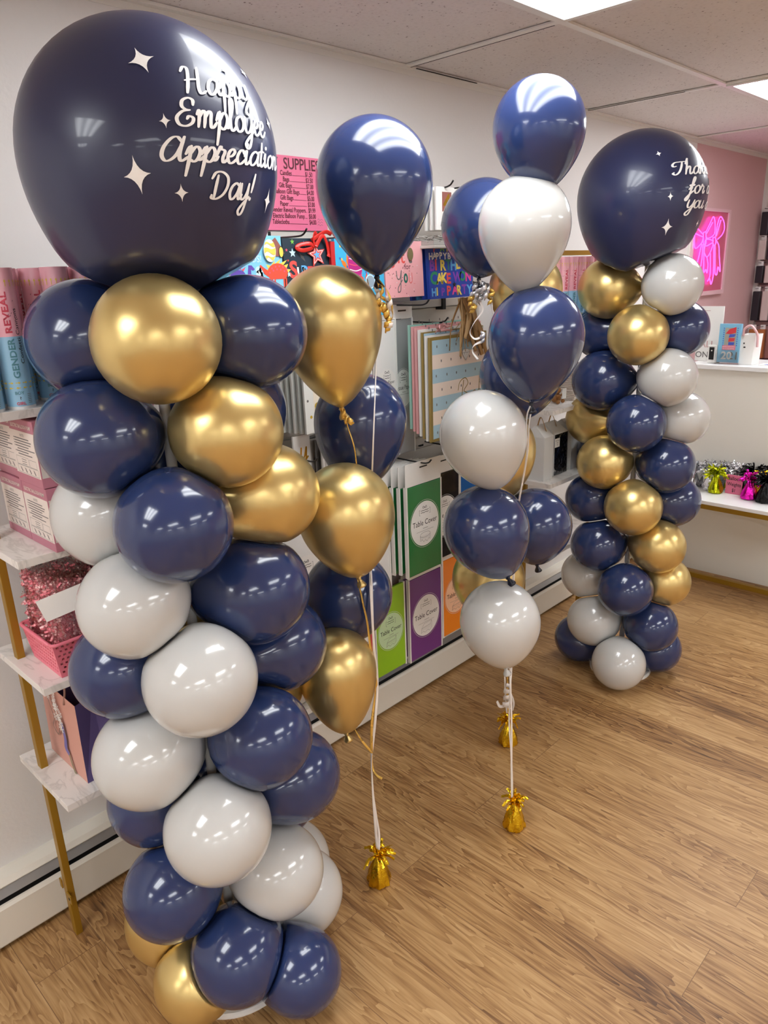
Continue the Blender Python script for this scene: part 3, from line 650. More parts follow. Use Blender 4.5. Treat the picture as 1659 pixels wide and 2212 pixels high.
mb = MB(); mb.tube([(x0, y0, z0+.126), (x1, y0, z0+.126), (x1, y1, z0+.126), (x0, y1, z0+.126), (x0, y0, z0+.126)], .007, m_wick, n=6); mb.box(x0, x1, y0, y1, z0+.001, z0+.006, m_wick); part('rim', mb, t, smooth=False)
m_bear = mat('toy_brown', (146, 96, 46), .7, bump=(120, .6, .003))
t = thing('plush_toy', 'tiny brown plush toy with a white tag on the far shelf', 'toy', (-1.63, 2.70, SZ[2]))
mb = MB()
def blob(mb, c, r, m, s=(1, 1, 1), sub=2):
    bm = bmesh.new(); bmesh.ops.create_icosphere(bm, subdivisions=sub, radius=1); mb.mesh([(c[0]+v.co.x*r*s[0], c[1]+v.co.y*r*s[1], c[2]+v.co.z*r*s[2]) for v in bm.verts], [[v.index for v in f.verts] for f in bm.faces], m); bm.free()
blob(mb, (-1.63, 2.70, SZ[2]+.024), .022, m_bear); blob(mb, (-1.622, 2.695, SZ[2]+.056), .016, m_bear)
for dy in (-.018, .018): blob(mb, (-1.608, 2.70+dy, SZ[2]+.010), .009, m_bear); blob(mb, (-1.612, 2.70+dy, SZ[2]+.034), .007, m_bear); blob(mb, (-1.625, 2.695+dy*.7, SZ[2]+.071), .006, m_bear)
part('body', mb, t, smooth=True); mb = MB(); mb.box(-1.604, -1.602, 2.705, 2.735, SZ[2]+.02, SZ[2]+.062, m_white); part('tag', mb, t)
m_frost = mat('frosted_paper', (222, 222, 220), .4); m_dnavy = mat('deep_blue_card', (40, 58, 92), .4); m_clear = m_film; m_tan = mat('tan_ribbon', (178, 140, 92), .4)
def frost_bag(x0, x1, y0, y1, z0, z1, lab, window=False):
    t = thing('gift_bag', lab, 'gift bag', ((x0+x1)/2, (y0+y1)/2, z0), 'frosted gift bags on the far shelf')
    mb = MB(); zs = z0+(z1-z0)*.80
    v = [(x0, y0, z0), (x1, y0, z0), (x1, y1, z0), (x0, y1, z0), (x0, y0, zs), (x1, y0, zs), (x1, y1, zs), (x0, y1, zs)]
    mb.mesh(v, [(0, 1, 5, 4), (2, 3, 7, 6), (3, 0, 4, 7), (0, 3, 2, 1)], m_frost)
    mb.mesh(v, [(1, 2, 6, 5)], m_film if window else m_frost); xm = (x0+x1)/2
    mb.mesh([v[4], v[5], v[6], v[7], (xm, y0+.01, z1), (xm, y1-.01, z1)], [(0, 1, 4), (2, 3, 5), (1, 2, 5, 4), (3, 0, 4, 5)], m_frost)
    o = part('body', mb, t); md = o.modifiers.new('s', 'SOLIDIFY'); md.thickness = .001
    if window: mb = MB(); mb.box(x0+.02, x1-.012, y0+.015, y1-.012, z0+.06, zs-.015, m_dnavy); part('contents', mb, t, label='dark blue card inside')
    mb = MB(); mb.tube(smooth_path([(xm, (y0+y1)/2-.01, z1-.005), (xm+.01, (y0+y1)/2, z1+.03), (xm+.03, (y0+y1)/2+.012, z1-.03)]), .0035, m_tan, flat=.4); part('bow', mb, t, smooth=True)
    return t
frost_bag(-1.69, -1.588, 2.555, 2.625, SZ[1]+.001, 1.085, 'frosted white paper gift bag nearest the corner of the far middle shelf')
frost_bag(-1.72, -1.60, 2.655, 2.76, SZ[1]+.001, 1.078, 'clear-windowed gift bag with dark blue contents on the far middle shelf', True)
frost_bag(-1.72, -1.60, 2.79, 2.90, SZ[1]+.001, 1.072, 'frosted white paper gift bag behind the windowed one on the far middle shelf')
t = thing('price_tag', 'small white price tag on the frosted gift bag', 'tag', (-1.585, 2.64, 1.0)); mb = MB(); mb.box(-1.586, -1.5845, 2.632, 2.668, .985, 1.022, m_white)
part('card', mb, t); F = frame((-1.5842, 2.632, .985), (0, 1, 0), (0, 0, 1)); mb = MB()
for zz, s in ((.026, 'GIFT BAG'), (.017, 'SETS'), (.008, '$5')): text(mb, F, s, .018, zz, .007, m_ink, .0003, 'C')
part('lettering', mb, t)
# ================================================================ goods on the slatwall
XS = XW+.024
def wf(x, y0, z0): return frame((x, y0, z0), (0, 1, 0), (0, 0, 1))
def col(name, rgb, r=.45, **k): return mat(name, rgb, r, **k)
m_sign = col('sign_pink', (232, 118, 152), .35); m_signink = col('sign_ink', (92, 32, 48))
t = thing('price_sign', 'pink price list sign for party supplies on the wall above the gift bags', 'sign', (XW+.025, 1.48, 1.839))
mb = MB(); mb.box(XW+.0245, XW+.0285, 1.23, 1.70, 1.839, 2.050, m_sign, bev=.001); part('board', mb, t)
F = wf(XW+.0287, -.02, -.003); mb = MB()
text(mb, F, 'SUPPLIES', 1.556, 2.016, .044, m_signink, width=.142, bold=.012); text(mb, F, 'PARTY', 1.536, 2.016, .044, m_signink, align='R', width=.095, bold=.006)
rows_ = [('Candles', 1.585, '$1.50'), ('Bags', 1.574, '$3.50'), ('Gift Bags', 1.583, '$7.00'), ('Balloon Gift Bags', 1.611, '$4.00'), ('Gift Bags', 1.585, '$5.00'), ('Paper', 1.565, '$3.00'), ('Gender Reveal Poppers', 1.631, '$9.99'), ('Electric Balloon Pump', 1.626, '$8.00'), ('Tablecloths', 1.563, '$4.00')]
for k, (a, e, p) in enumerate(rows_):
    z = 1.998-.0172*k
    text(mb, F, a, e, z, .0190, m_signink, align='R', sx=.74, bold=.012); text(mb, F, p, 1.639+.0006*k, z, .0195, m_signink, width=.0285, bold=.012)
    line2(mb, F, [(e+.002, z+.0008), (1.637, z+.0008)], .0011, m_signink)
for k, s in enumerate(('Perri', 'gifts', 'balloons')): pass
for k in range(3): line2(mb, F, [(1.678, 1.874-.008*k), (1.683, 1.878-.008*k), (1.688, 1.873-.008*k), (1.694, 1.877-.008*k), (1.700, 1.874-.008*k)], .0008, m_greyink, sm=3)
part('lettering', mb, t)

def hook(y, z, L_=.20, lab='black display hook on the slatwall', n=1):
    t = thing('display_hook', lab, 'hook', (XS, y, z), 'black display hooks'); mb = MB()
    mb.tube(smooth_path([(XS, y, z), (XS+L_*.8, y, z-.002), (XS+L_, y, z+.002), (XS+L_+.018, y, z+.016)], 5), .0028, m_black, n=8); part('rod', mb, t, smooth=True)
    mb = MB(); mb.box(XW+.022, XW+.034, y-.010, y+.010, z-.022, z+.020, m_black, bev=.002); part('bracket', mb, t); return t
hook(1.300, 1.815, .17, 'black display hook holding the dinosaur gift bag'); hook(1.455, 1.815, .17, 'black display hook holding the starry navy gift bag')
hook(1.660, 1.815, .17, 'black display hook holding the flower gift bag'); hook(1.875, 1.795, .17, 'black display hook holding the pink gift bag'); hook(2.10, 1.79, .17, 'black display hook holding the birthday gift bag')
hook(2.030, 1.965, .24, 'black display hook holding the left foil balloon card packs'); hook(2.155, 1.975, .24, 'black display hook holding the right foil balloon card packs')
hook(1.90, 1.60, .24, 'black display hook holding the grey tissue paper pack'); hook(2.02, 1.535, .22, 'black display hook holding the striped bags')
hook(1.415, 1.16, .2, 'black display hook holding the white card with gold script'); hook(1.885, 1.065, .25, 'black display hook holding the green table covers'); hook(2.13, 1.07, .2, 'black display hook holding the black table cover')
hook(1.70, 1.07, .2, 'black display hook holding the white table covers')
# price rail clip
mb = MB(); mb.box(XS, -1.85, 1.408, 1.43, 1.818, 1.835, m_whiteplas, bev=.002); tag(part('price_clip', mb), 'small white clip on the rail above the starry navy bag', 'clip')

def flat_bag(name, lab, cat, y0, y1, z0, z1, x, m, th=.012, group=None, behind=(), skew=0., side=None):
    t = thing(name, lab, cat, (x, (y0+y1)/2, z0), group)
    mb = MB(); a = [(x-th, y0+skew, z0), (x, y0+skew, z0), (x, y1+skew, z0), (x-th, y1+skew, z0), (x-th, y0, z1), (x, y0, z1), (x, y1, z1), (x-th, y1, z1)]
    mb.mesh(a, [(0, 3, 2, 1), (4, 5, 6, 7), (1, 2, 6, 5), (3, 0, 4, 7), (2, 3, 7, 6)], m); mb.mesh(a, [(0, 1, 5, 4)], side or m)
    part('body', mb, t)
    o = Vector((x, y0+skew, z0)); u = Vector((0, y1-y0, 0)).normalized(); v = Vector((0, -skew, z1-z0)).normalized()
    return t, (lambda a_, b_, h=0.: o+u*a_+v*b_+Vector((1, 0, 0))*h)
def behind(y0, y1, z0, z1, x, cols, lab, grp, step=.018, dy=-.004, skew=0.):
    for k, m in enumerate(cols):
        flat_bag('gift_bag', lab % ordn[k], 'gift bag', y0+dy*(k+1), y1+dy*(k+1), z0-.002*k, z1-.003*(k+1), x-step*(k+1), m, .010, grp, skew=skew)
X1b = -1.715
# dinosaur bag
m_sky = col('bag_sky_blue', (132, 206, 238)); m_dred = col('dino_red', (232, 84, 62)); m_dyel = col('dino_yellow', (238, 214, 90)); m_dpur = col('dino_purple', (104, 76, 176)); m_dgrn = col('leaf_green', (122, 190, 74)); m_pale = col('pale_blue', (196, 234, 244)); m_drose = col('dino_rose', (230, 90, 120)); m_brown = col('strap_brown', (150, 92, 82)); m_dblue = col('ink_cyan', (80, 170, 214))
t, F = flat_bag('gift_bag', 'light blue gift bag with dinosaurs and a striped yellow egg tag hanging on the slatwall', 'gift bag', 1.145, 1.368, 1.575, 1.812, X1b, m_sky, group='hanging gift bags')
F2 = lambda a_, b_, hh=0.: F(a_+(.040 if a_ < .116 or b_ < .04 or b_ > .11 else .026), b_+.057, hh)
mb = MB(); h = .0006
poly(mb, F2, ell(.178, .082, .036, .026, 20, 0, PI)+[(.142, .078), (.15, .066), (.205, .066), (.214, .078)], m_dred, h)     # body
for k in range(7): a = PI*(k+.5)/7; ca, sa = math.cos(a), math.sin(a); mb.face([F2(.178+.036*math.cos(a-.2), .082+.026*math.sin(a-.2), h), F2(.178+.05*ca, .082+.038*sa, h), F2(.178+.036*math.cos(a+.2), .082+.026*math.sin(a+.2), h)], m_dyel)
poly(mb, F2, [(.150, .070), (.132, .080), (.122, .095), (.116, .101), (.120, .105), (.130, .098), (.146, .088)], m_dred, h*1.2)
for a in (.155, .164, .196, .204): poly(mb, F2, [(a, .045), (a+.005, .045), (a+.005, .068), (a, .068)], m_dred, h*1.3)
for k in range(10): poly(mb, F2, ell(.150+.0065*k+(.002 if k % 2 else 0), .086+.010*math.sin(PI*(k+.5)/10)+(.004 if k % 2 else -.004), .0028, .0028, 8), m_drose, h*1.6)
poly(mb, F2, ell(.03, .075, .026, .018, 20), m_dpur, h); poly(mb, F2, [(.045, .07), (.06, .075), (.064, .095), (.066, .104), (.076, .104), (.086, .094), (.080, .090), (.073, .093), (.073, .070), (.064, .060), (.04, .06)], m_dpur, h*1.2)
for k in range(6): a = PI*(k+.6)/7+.5; mb.face([F2(.028+.024*math.cos(a-.2), .08+.016*math.sin(a-.2), h*1.3), F2(.028+.040*math.cos(a), .08+.03*math.sin(a), h*1.3), F2(.028+.024*math.cos(a+.2), .08+.016*math.sin(a+.2), h*1.3)], m_drose)
for (a, b_, r) in ((.103, .08, .014), (.115, .075, .013), (.098, .092, .010), (.112, .092, .011)): poly(mb, F2, ell(a, b_, r, r*.9, 14), m_pale, h*.8)
line2(mb, F2, [(.099, .088), (.117, .078)], .0045, m_white, h*1.6); line2(mb, F2, [(.150, .026), (.176, .032)], .0045, m_white, h); 
for (a, b_) in ((.148, .023), (.148, .029), (.178, .029), (.178, .035)): poly(mb, F2, ell(a, b_, .0035, .0035, 8), m_white, h*1.2)
for k in range(5): a = PI*.2+PI*.6*k/4; poly(mb, F2, [(.13, .02), (.13+.014*math.cos(a-.2), .02+.02*math.sin(a-.2)), (.13+.02*math.cos(a), .02+.03*math.sin(a)), (.13+.014*math.cos(a+.2), .02+.02*math.sin(a+.2))], m_dgrn, h)
poly(mb, F2, ell(.09, .05, .017, .014, 16, 0, PI), m_brown, h)
text(mb, F2, 'DINOS!', .035, .112, .025, m_pale, h, bold=.02, width=.075); text(mb, F2, 'WILD', .015, .140, .03, m_dblue, h, bold=.03, width=.075)
part('dinosaur_print', mb, t)
F3 = (lambda a, b_, hh=0.: F(.178+(a-.142)*.74, .198+(b_-.175)*.74, hh)); mb = MB(); poly(mb, F3, [(.150, .205), (.175, .222), (.20, .190), (.215, .165), (.185, .155), (.165, .155)], m_brown, .002); poly(mb, F3, ell(.198, .17, .010, .018, 18), m_dyel, .003); line2(mb, F3, ell(.198, .17, .011, .020, 18), .0022, m_ink, .0034, close=True); part('strap', mb, t)
mb = MB(); E_ = ell(.142, .175, .028, .040, 32); poly(mb, F3, E_, m_white, .0062)
for (b0_, b1_) in ((-.030, -.020), (-.010, .008), (.018, .028)):
    L1 = []; L2_ = []
    for k in range(9):
        q = b0_+.004*math.sin(k*.6); w = math.sqrt(max(0, 1-(q/.040)**2))*.0268; L1.append((.142-w+2*w*k/8, .175+q+.003*math.sin(k*.8))); q2 = b1_; w2_ = math.sqrt(max(0, 1-(q2/.040)**2))*.0268; L2_.append((.142-w2_+2*w2_*k/8, .175+q2+.003*math.sin(k*.8+.5)))
    poly(mb, F3, L1+L2_[::-1], m_dyel, .0068)
bk = [F3(a, b_, .0035) for a, b_ in E_]; fr_ = [F3(a, b_, .0062) for a, b_ in E_]
for k in range(32): mb.face([bk[k], bk[(k+1) % 32], fr_[(k+1) % 32], fr_[k]], m_white)
part('egg_tag', mb, t)
# starry navy bag
m_nb = col('bag_night_navy', (32, 50, 64)); m_coral = col('coral_print', (226, 84, 76)); m_lb = col('bag_letter_blue', (96, 172, 230)); m_satin = col('red_satin', (206, 42, 36), .3, sheen=1)
t, F = flat_bag('gift_bag', 'dark navy gift bag reading SUPER with a red star tag and red satin ribbon', 'gift bag', 1.372, 1.548, 1.575, 1.806, X1b, m_nb, group='hanging gift bags', skew=.012)
mb = MB()
for (a, b_, r, m) in ((.033, .192, .013, m_pale), (.012, .135, .009, m_pale), (.036, .222, .008, m_dgrn), (.078, .216, .009, m_lb), (.012, .20, .005, m_drose), (.1, .12, .006, m_pale), (.014, .172, .004, m_coral), (.15, .13, .006, m_coral)): pstar(mb, F, a, b_, r, m)
for k in range(4): line2(mb, F, [(.058+.004*k, .192-.003*k), (.064+.004*k, .178-.003*k)], .0016, m_greyink)
for s, a, sz, m in (('S', .016, .064, m_coral), ('U', .043, .040, m_white), ('P', .060, .046, m_lb), ('E', .083, .042, m_coral), ('R', .102, .042, m_coral)): text(mb, F, s, a, .125, sz, m, .0007, bold=.035)
text(mb, F, 'STAR', .03, .06, .05, m_lb, .0007, bold=.03); part('star_print', mb, t)
mb = MB(); pstar(mb, F, .118, .186, .036, m_coral, .006, rot=PI/2+.15); pstar(mb, F, .118, .186, .034, m_coral, .003, rot=PI/2+.15)
P5 = star(.118, .186, .027, rot=PI/2+.15); line2(mb, F, P5, .0015, m_white, .0066, close=True); pstar(mb, F, .118, .186, .014, m_lb, .007, rot=PI/2+.15); part('star_tag', mb, t)
mb = MB()
for P in ([(.11, .198), (.09, .206), (.06, .204), (.045, .196), (.06, .188), (.09, .192), (.11, .198)], [(.11, .198), (.105, .225), (.118, .235), (.125, .215), (.112, .198)], [(.115, .2), (.14, .228), (.158, .21), (.165, .18), (.158, .17)], [(.10, .215), (.15, .238), (.18, .232)]):
    mb.tube([F(p.x, p.y+.010, .010+p.z) for p in smooth_path([(a, b_, .004*math.sin(i*1.7)) for i, (a, b_) in enumerate(P)], 6)], .0060, m_satin, n=8, flat=.18, twist=.8, ref=(0, .2, 1))
part('ribbon', mb, t, smooth=True)
m_bblue = col('bag_mid_blue', (38, 120, 180)); m_bred = col('bag_red', (190, 40, 44))
behind(1.540, 1.556, 1.58, 1.80, X1b+.028, [m_bred, m_bblue, m_bred, m_nb], 'edge of the %s folded gift bag between the navy and the flower bag', 'folded gift bags on the hooks', step=.016, dy=.003)
# flower bag
m_cy = col('bag_cyan', (64, 176, 222)); m_org = col('flower_orange', (236, 122, 42)); m_mag = col('print_magenta', (184, 42, 130)); m_teal = col('letter_teal', (40, 120, 110))
t, F = flat_bag('gift_bag', 'bright blue gift bag with orange flower splashes and a magenta egg print', 'gift bag', 1.568, 1.772, 1.575, 1.806, X1b, m_cy, group='hanging gift bags', skew=.01)
mb = MB()
for (cx_, cy_, R_, k_, m) in ((.055, .135, .055, 11, m_org), (.12, .09, .045, 9, m_dred), (.155, .155, .035, 9, m_org)):
    for q in range(k_): a = 2*PI*q/k_; poly(mb, F, [(cx_, cy_), (cx_+R_*.6*math.cos(a-.22), cy_+R_*.6*math.sin(a-.22)), (cx_+R_*math.cos(a), cy_+R_*math.sin(a)), (cx_+R_*.6*math.cos(a+.22), cy_+R_*.6*math.sin(a+.22))], m, .0005)
poly(mb, F, ell(.08, .160, .03, .05, 26), m_mag, .0009)
for q in range(5): line2(mb, F, [(.055, .127+.016*q), (.08, .122+.016*q), (.105, .127+.016*q)], .0028, m_white if q % 2 else m_drose, .0013, sm=4)
poly(mb, F, ell(.14, .105, .022, .022, 20), m_pale, .0012); poly(mb, F, ell(.14, .105, .018, .018, 20), col('disc_grey', (148, 168, 184), .3), .0015)
for q in range(26): a, b_ = random.uniform(.01, .19), random.uniform(.1, .22); poly(mb, F, ell(a, b_, .003, .004, 8), random.choice((m_white, m_blueink, m_dyel)), .0007)
for q in range(8): poly(mb, F, ell(.1+.012*q, .03+.01*(q % 3), .006, .006, 10), (m_dyel, m_dgrn, m_mag, m_white)[q % 4], .0011)
part('flower_print', mb, t)
# pink bag
m_bp = col('bag_soft_pink', (238, 172, 176)); m_dkgrn = col('dark_green_ink', (28, 108, 94)); m_dot = col('gold_dot', (138, 128, 92), .3, metal=.4)
t, F = flat_bag('gift_bag', 'soft pink speckled gift bag reading gift for you', 'gift bag', 1.778, 1.963, 1.625, 1.800, X1b, m_bp, group='hanging gift bags', skew=.008)
mb = MB()
F4 = lambda a_, b_, hh=0.: F(max(a_-.026, .001), b_, hh)
text(mb, F4, 'gift', .045, .108, .062, m_coral, .0007, bold=.01); text(mb, F4, 't', .136, .108, .06, m_greyink, .0009, bold=.01); text(mb, F4, 'for', .118, .088, .026, m_signink, .0007)
line2(mb, F4, [(.078, .083), (.082, .060), (.094, .060), (.102, .084), (.098, .055), (.094, .022), (.083, .018), (.084, .032), (.105, .055)], .0034, m_greyink, .0007, sm=6)
poly(mb, F4, ell(.122, .060, .010, .0155, 20), m_dkgrn, .0007); poly(mb, F4, ell(.122, .060, .0035, .008, 14), m_bp, .0010)
line2(mb, F4, [(.139, .076), (.139, .052), (.146, .044), (.153, .052), (.153, .076)], .002, m_coral, .0007, sm=4); line2(mb, F4, [(.16, .042), (.168, .042)], .0008, m_coral)
for q in range(70): a, b_ = random.uniform(.004, .182), random.uniform(.004, .17); poly(mb, F4, ell(a, b_, .0016, .0019, 6), random.choice((m_dot, m_white, m_signink)), .0004)
poly(mb, F4, ell(.148, .135, .014, .020, 18), m_dot, .0035); part('lettering', mb, t)
# birthday bag
m_bb = col('bag_royal_blue', (30, 66, 168)); m_ly = col('letter_yellow', (240, 214, 92)); m_lp = col('letter_pink', (222, 70, 150)); m_lpu = col('letter_purple', (132, 64, 176)); m_lg = col('letter_green', (40, 140, 100)); m_lr = col('letter_red', (222, 78, 80))
t, F = flat_bag('gift_bag', 'royal blue gift bag with big coloured HAPPY BIRTHDAY CAKE PARTY lettering', 'gift bag', 1.990, 2.235, 1.612, 1.795, X1b, m_bb, group='hanging gift bags', skew=.012)
mb = MB()
def word(s, a, b_, sz, cs, w):
    for i, c in enumerate(s): text(mb, F, c, a+w*i, b_+(.002 if i % 2 else 0), sz, cs[i % len(cs)], .0007, bold=.04)
word('PARTY', .03, .155, .03, (m_lr, m_dgrn, m_ly, m_lb), .035)
word('HAPPY', .005, .130, .030, (m_white,), .0185); word('B', .105, .130, .030, (m_white,), .02)
word('BIRTH', .007, .094, .048, (m_lpu, m_lr, m_ly, m_teal, m_lb), .028); word('DAY', .15, .098, .048, (m_ly, m_lp, m_white), .03)
word('C', .006, .050, .056, (m_lg,), .03); word('AKE', .036, .050, .048, (m_ly, m_ly, m_lr), .029); word('WON', .128, .055, .045, (m_lpu, m_lg, m_lp), .036)
word('HIP', .010, .010, .036, (m_lb, m_ly, m_lpu), .026); word('PARTY', .092, .010, .044, (m_lr, m_lp, m_ly, m_lpu, m_lb), .028)
pstar(mb, F, .135, .044, .012, m_ink, .0010); part('lettering', mb, t)
mb = MB(); mb.tube([F(p.x, p.y, .010) for p in smooth_path([(.07, .17, 0), (.09, .18, 0), (.12, .172, 0)], 5)], .006, col('cream_ribbon', (206, 196, 150), .35), flat=.3); part('ribbon', mb, t, smooth=True)
behind(1.985, 2.225, 1.612, 1.79, X1b, [m_bb, m_bblue, m_bb], '%s folded blue gift bag behind the birthday bag', 'folded blue gift bags', step=.024, dy=-.004, skew=.016)
# foil balloon card packs, upper right
m_gprint = col('gold_print', (196, 148, 42), .25, metal=.6); m_packgrey = col('pack_grey', (176, 172, 166), .4)
for bi, (yc, xf) in enumerate(((2.035, -1.668), (2.155, -1.668))):
    for k in range(3):
        x = xf-.022*k; t = thing('balloon_card_pack', 'white card pack with gold foil balloon picture, %s in the %s column' % (('front', 'second', 'third')[k], ('left', 'right')[bi]), 'card pack', (x, yc, 1.832), 'foil balloon card packs')
        mb = MB(); mb.box(x-.008, x, yc-.05, yc+.045, 1.832, 1.965, m_white, bev=.0015); part('card', mb, t)
        if k == 0:
            F = wf(x, yc-.05, 1.832); mb = MB(); poly(mb, F, [(.03, .058), (.078, .058), (.078, .118), (.03, .118)], m_brown, .0004); text(mb, F, '4', .036, .062, .07, m_gprint, .0008, bold=.03)
            text(mb, F, 'foil', .05, .035, .02, m_greyink, .0005, shear=.3); text(mb, F, 'balloon', .02, .012, .022, m_greyink, .0005, shear=.3, width=.06); part('print', mb, t)
mb = MB()
for k in range(160):
    y = random.uniform(1.965, 2.20); x = random.uniform(-1.76, -1.665); z = 1.80+random.uniform(-.004, .016); a = random.uniform(0, 6)
    d = Vector((math.cos(a)*.012, math.sin(a)*.012, random.uniform(-.004, .004))); mb.tube([(x-d.x, y-d.y, z-d.z), (x, y, z+.002), (x+d.x, y+d.y, z+d.z)], .0016, m_packgrey, n=4)
mb.box(-1.77, -1.66, 1.96, 2.21, 1.787, 1.799, m_packgrey); o = tag(part('paper_filler', mb, smooth=False), 'grey crinkled paper filler lying under the white card packs', 'paper'); o['kind'] = 'stuff'
mb = MB(); mb.box(XS, -1.655, 1.955, 2.30, 1.776, 1.786, m_slat, bev=.002); tag(part('wall_shelf', mb), 'narrow off-white ledge holding the paper filler under the card packs', 'shelf')

def oval(mb, F, cx_, cy_, rx, ry, words, paper, ink=None, cloth=None, h=.0006):
    ink = ink or m_ink
    poly(mb, F, ell(cx_, cy_, rx, ry, 40), paper, h)
    line2(mb, F, ell(cx_, cy_, rx*1.06, ry*1.06, 40), .0010, m_white, h, close=True)
    y = cy_+ry*.72
    line2(mb, F, [(cx_, y), (cx_-.008, y+.006), (cx_-.010, y-.001), (cx_, y), (cx_+.008, y+.006), (cx_+.010, y-.001), (cx_, y)], .0014, ink, h*1.6, sm=4)
    w = rx*.38; line2(mb, F, [(cx_-w+.004, y-.006), (cx_-w, y-.006), (cx_-w, y-.026), (cx_-w+.004, y-.026)], .0009, ink, h*1.6); line2(mb, F, [(cx_+w-.004, y-.006), (cx_+w, y-.006), (cx_+w, y-.026), (cx_+w-.004, y-.026)], .0009, ink, h*1.6)
    for q in range(2): line2(mb, F, [(cx_-w*.7+k*w*.28, y-.011-.008*q+(.0016 if k % 2 else 0)) for k in range(6)], .0016, ink, h*1.6, sm=3)
    text(mb, F, words, cx_, cy_-.004, ry*.34, ink, h*1.7, 'C', width=rx*1.72)
    line2(mb, F, [(cx_-rx*.15, cy_-ry*.20), (cx_+rx*.2, cy_-ry*.20)], .0014, m_greyink, h*1.6); line2(mb, F, [(cx_-rx*.6, cy_-ry*.31), (cx_+rx*.6, cy_-ry*.31)], .0008, m_greyink, h*1.6)
    if cloth:
        a, b_ = rx*.36, ry*.12; yy = cy_-ry*.50
        if cloth == 'round':
            line2(mb, F, ell(cx_, yy, a, b_, 22), .0009, m_greyink, h*1.6, close=True); base = [(cx_-a, yy), (cx_-a*.95, yy-ry*.25), (cx_-a*.6, yy-ry*.20), (cx_-a*.3, yy-ry*.32), (cx_, yy-ry*.24), (cx_+a*.35, yy-ry*.33), (cx_+a*.7, yy-ry*.22), (cx_+a*.95, yy-ry*.27), (cx_+a, yy)]
        else:
            line2(mb, F, [(cx_-a, yy-b_*.6), (cx_-a*.5, yy+b_), (cx_+a*1.1, yy+b_*1.2), (cx_+a*.8, yy-b_*.3), (cx_-a, yy-b_*.6)], .0009, m_greyink, h*1.6); base = [(cx_-a, yy-b_*.6), (cx_-a*1.15, yy-ry*.3), (cx_-a*.7, yy-ry*.24), (cx_-a*.3, yy-ry*.33), (cx_+a*.3, yy-ry*.25), (cx_+a*.6, yy-ry*.34), (cx_+a*1.1, yy-ry*.2), (cx_+a*1.1, yy+b_*1.2)]
        line2(mb, F, base, .0009, m_greyink, h*1.6)
        for q in range(7): xx = cx_-a*.9+a*1.8*q/6; line2(mb, F, [(xx, yy-ry*.03), (xx-.001, yy-ry*.2)], .0006, m_greyink, h*1.6)
def cover_pack(lab, y0, y1, z0, z1, x, m, head=.085, label=True, words='Table Cover', cloth='box', paper=None, grp='table cover packs', name='table_cover_pack', cat='table cover', yaw_=0, th=.012):
    t = thing(name, lab, cat, (x, (y0+y1)/2, z0), grp)
    mb = MB(); mb.box(x-th, x, y0+.004, y1-.004, z0+.003, z1, m, bev=.003); part('folded_cover', mb, t)
    mb = MB(); mb.box(x-th-.001, x+.0012, y0, y0+.006, z0, z1+.004, m_whiteplas); mb.box(x-th-.001, x+.0012, y1-.006, y1, z0, z1+.004, m_whiteplas)
    if head: mb.box(x-.004, x-.002, y0, y1, z1+.002, z1+head, m_whiteplas); mb.box(x-.0022, x-.0012, (y0+y1)/2-.02, (y0+y1)/2+.02, z1+head-.024, z1+head-.019, m_black)
    part('sleeve', mb, t, label='clear white-edged sleeve with a hang tab')
    if label:
        F = wf(x+.0004, y0, z0); mb = MB(); w = y1-y0; oval(mb, F, w/2, (z1-z0)*(.50 if cloth == 'box' else .56), w*.40, w*.44, words, paper or m_white, cloth=cloth); part('label', mb, t, label='round white paper label')
    mb = MB(); F = wf(x+.0015, y0, z0)
    return t
m_cg = col('cover_green', (32, 118, 62), .3, coat=.3); m_cb = col('cover_black', (24, 20, 20), .25, coat=.4); m_cl = col('cover_lime', (146, 196, 34), .3, coat=.3); m_cp = col('cover_purple', (112, 54, 128), .3, coat=.3); m_co = col('cover_orange', (240, 136, 34), .3, coat=.3); m_cr = col('cover_red', (214, 70, 84), .3, coat=.3); m_cw = col('cover_white', (232, 232, 230), .3, coat=.3); m_cblu = col('cover_blue', (28, 98, 176), .3, coat=.3)
m_lgreen = col('label_green_tint', (196, 224, 178)); m_lor = col('label_orange_tint', (244, 196, 160))
cover_pack('front green table cover pack with a round label, upper row', 1.800, 1.992, .645, .985, -1.668, m_cg, cloth='round')
for k in range(5):
    x = -1.668-.026*(k+1); y0 = 1.800-.008*(k+1); cover_pack('%s green table cover pack behind the front one' % ordn[k], y0, y0+.185, .655-.004*k, .980, x, m_cg, label=False, head=.08-.003*k)
cover_pack('black table cover pack with a round label beside the green ones', 2.012, 2.196, .62, .968, -1.745, m_cb, head=.07)
cover_pack('blue table cover pack right of the black one', 2.206, 2.385, .63, .985, -1.752, m_cblu, head=.07, label=False)
for k in range(3): cover_pack('%s white table cover pack left of the green ones' % ordn[k], 1.600-.008*k, 1.782-.008*k, .60, .97, -1.735-.024*k, m_cw, head=.09, label=(k == 0))
cover_pack('red table cover pack at the left of the lower row', 1.500, 1.690, .240, .590, -1.750, m_cr, head=0)
cover_pack('lime green table cover pack in the lower row', 1.700, 1.866, .245, .592, -1.750, m_cl, head=0, paper=m_lgreen)
cover_pack('purple table cover pack in the lower row', 1.885, 2.082, .236, .585, -1.748, m_cp, head=.018)
cover_pack('orange table cover pack in the lower row', 2.090, 2.272, .262, .600, -1.752, m_co, head=.018, paper=m_lor)
cover_pack('second purple table cover pack behind the front purple one', 1.878, 2.070, .245, .583, -1.778, m_cp, head=.016, label=False)
for k in range(2): cover_pack('%s yellow table cover pack at the far end of the lower row' % ordn[k], 2.285-.006*k, 2.465-.006*k, .262, .60, -1.755-.024*k, col('cover_yellow', (226, 190, 40), .3), head=.018, label=False)
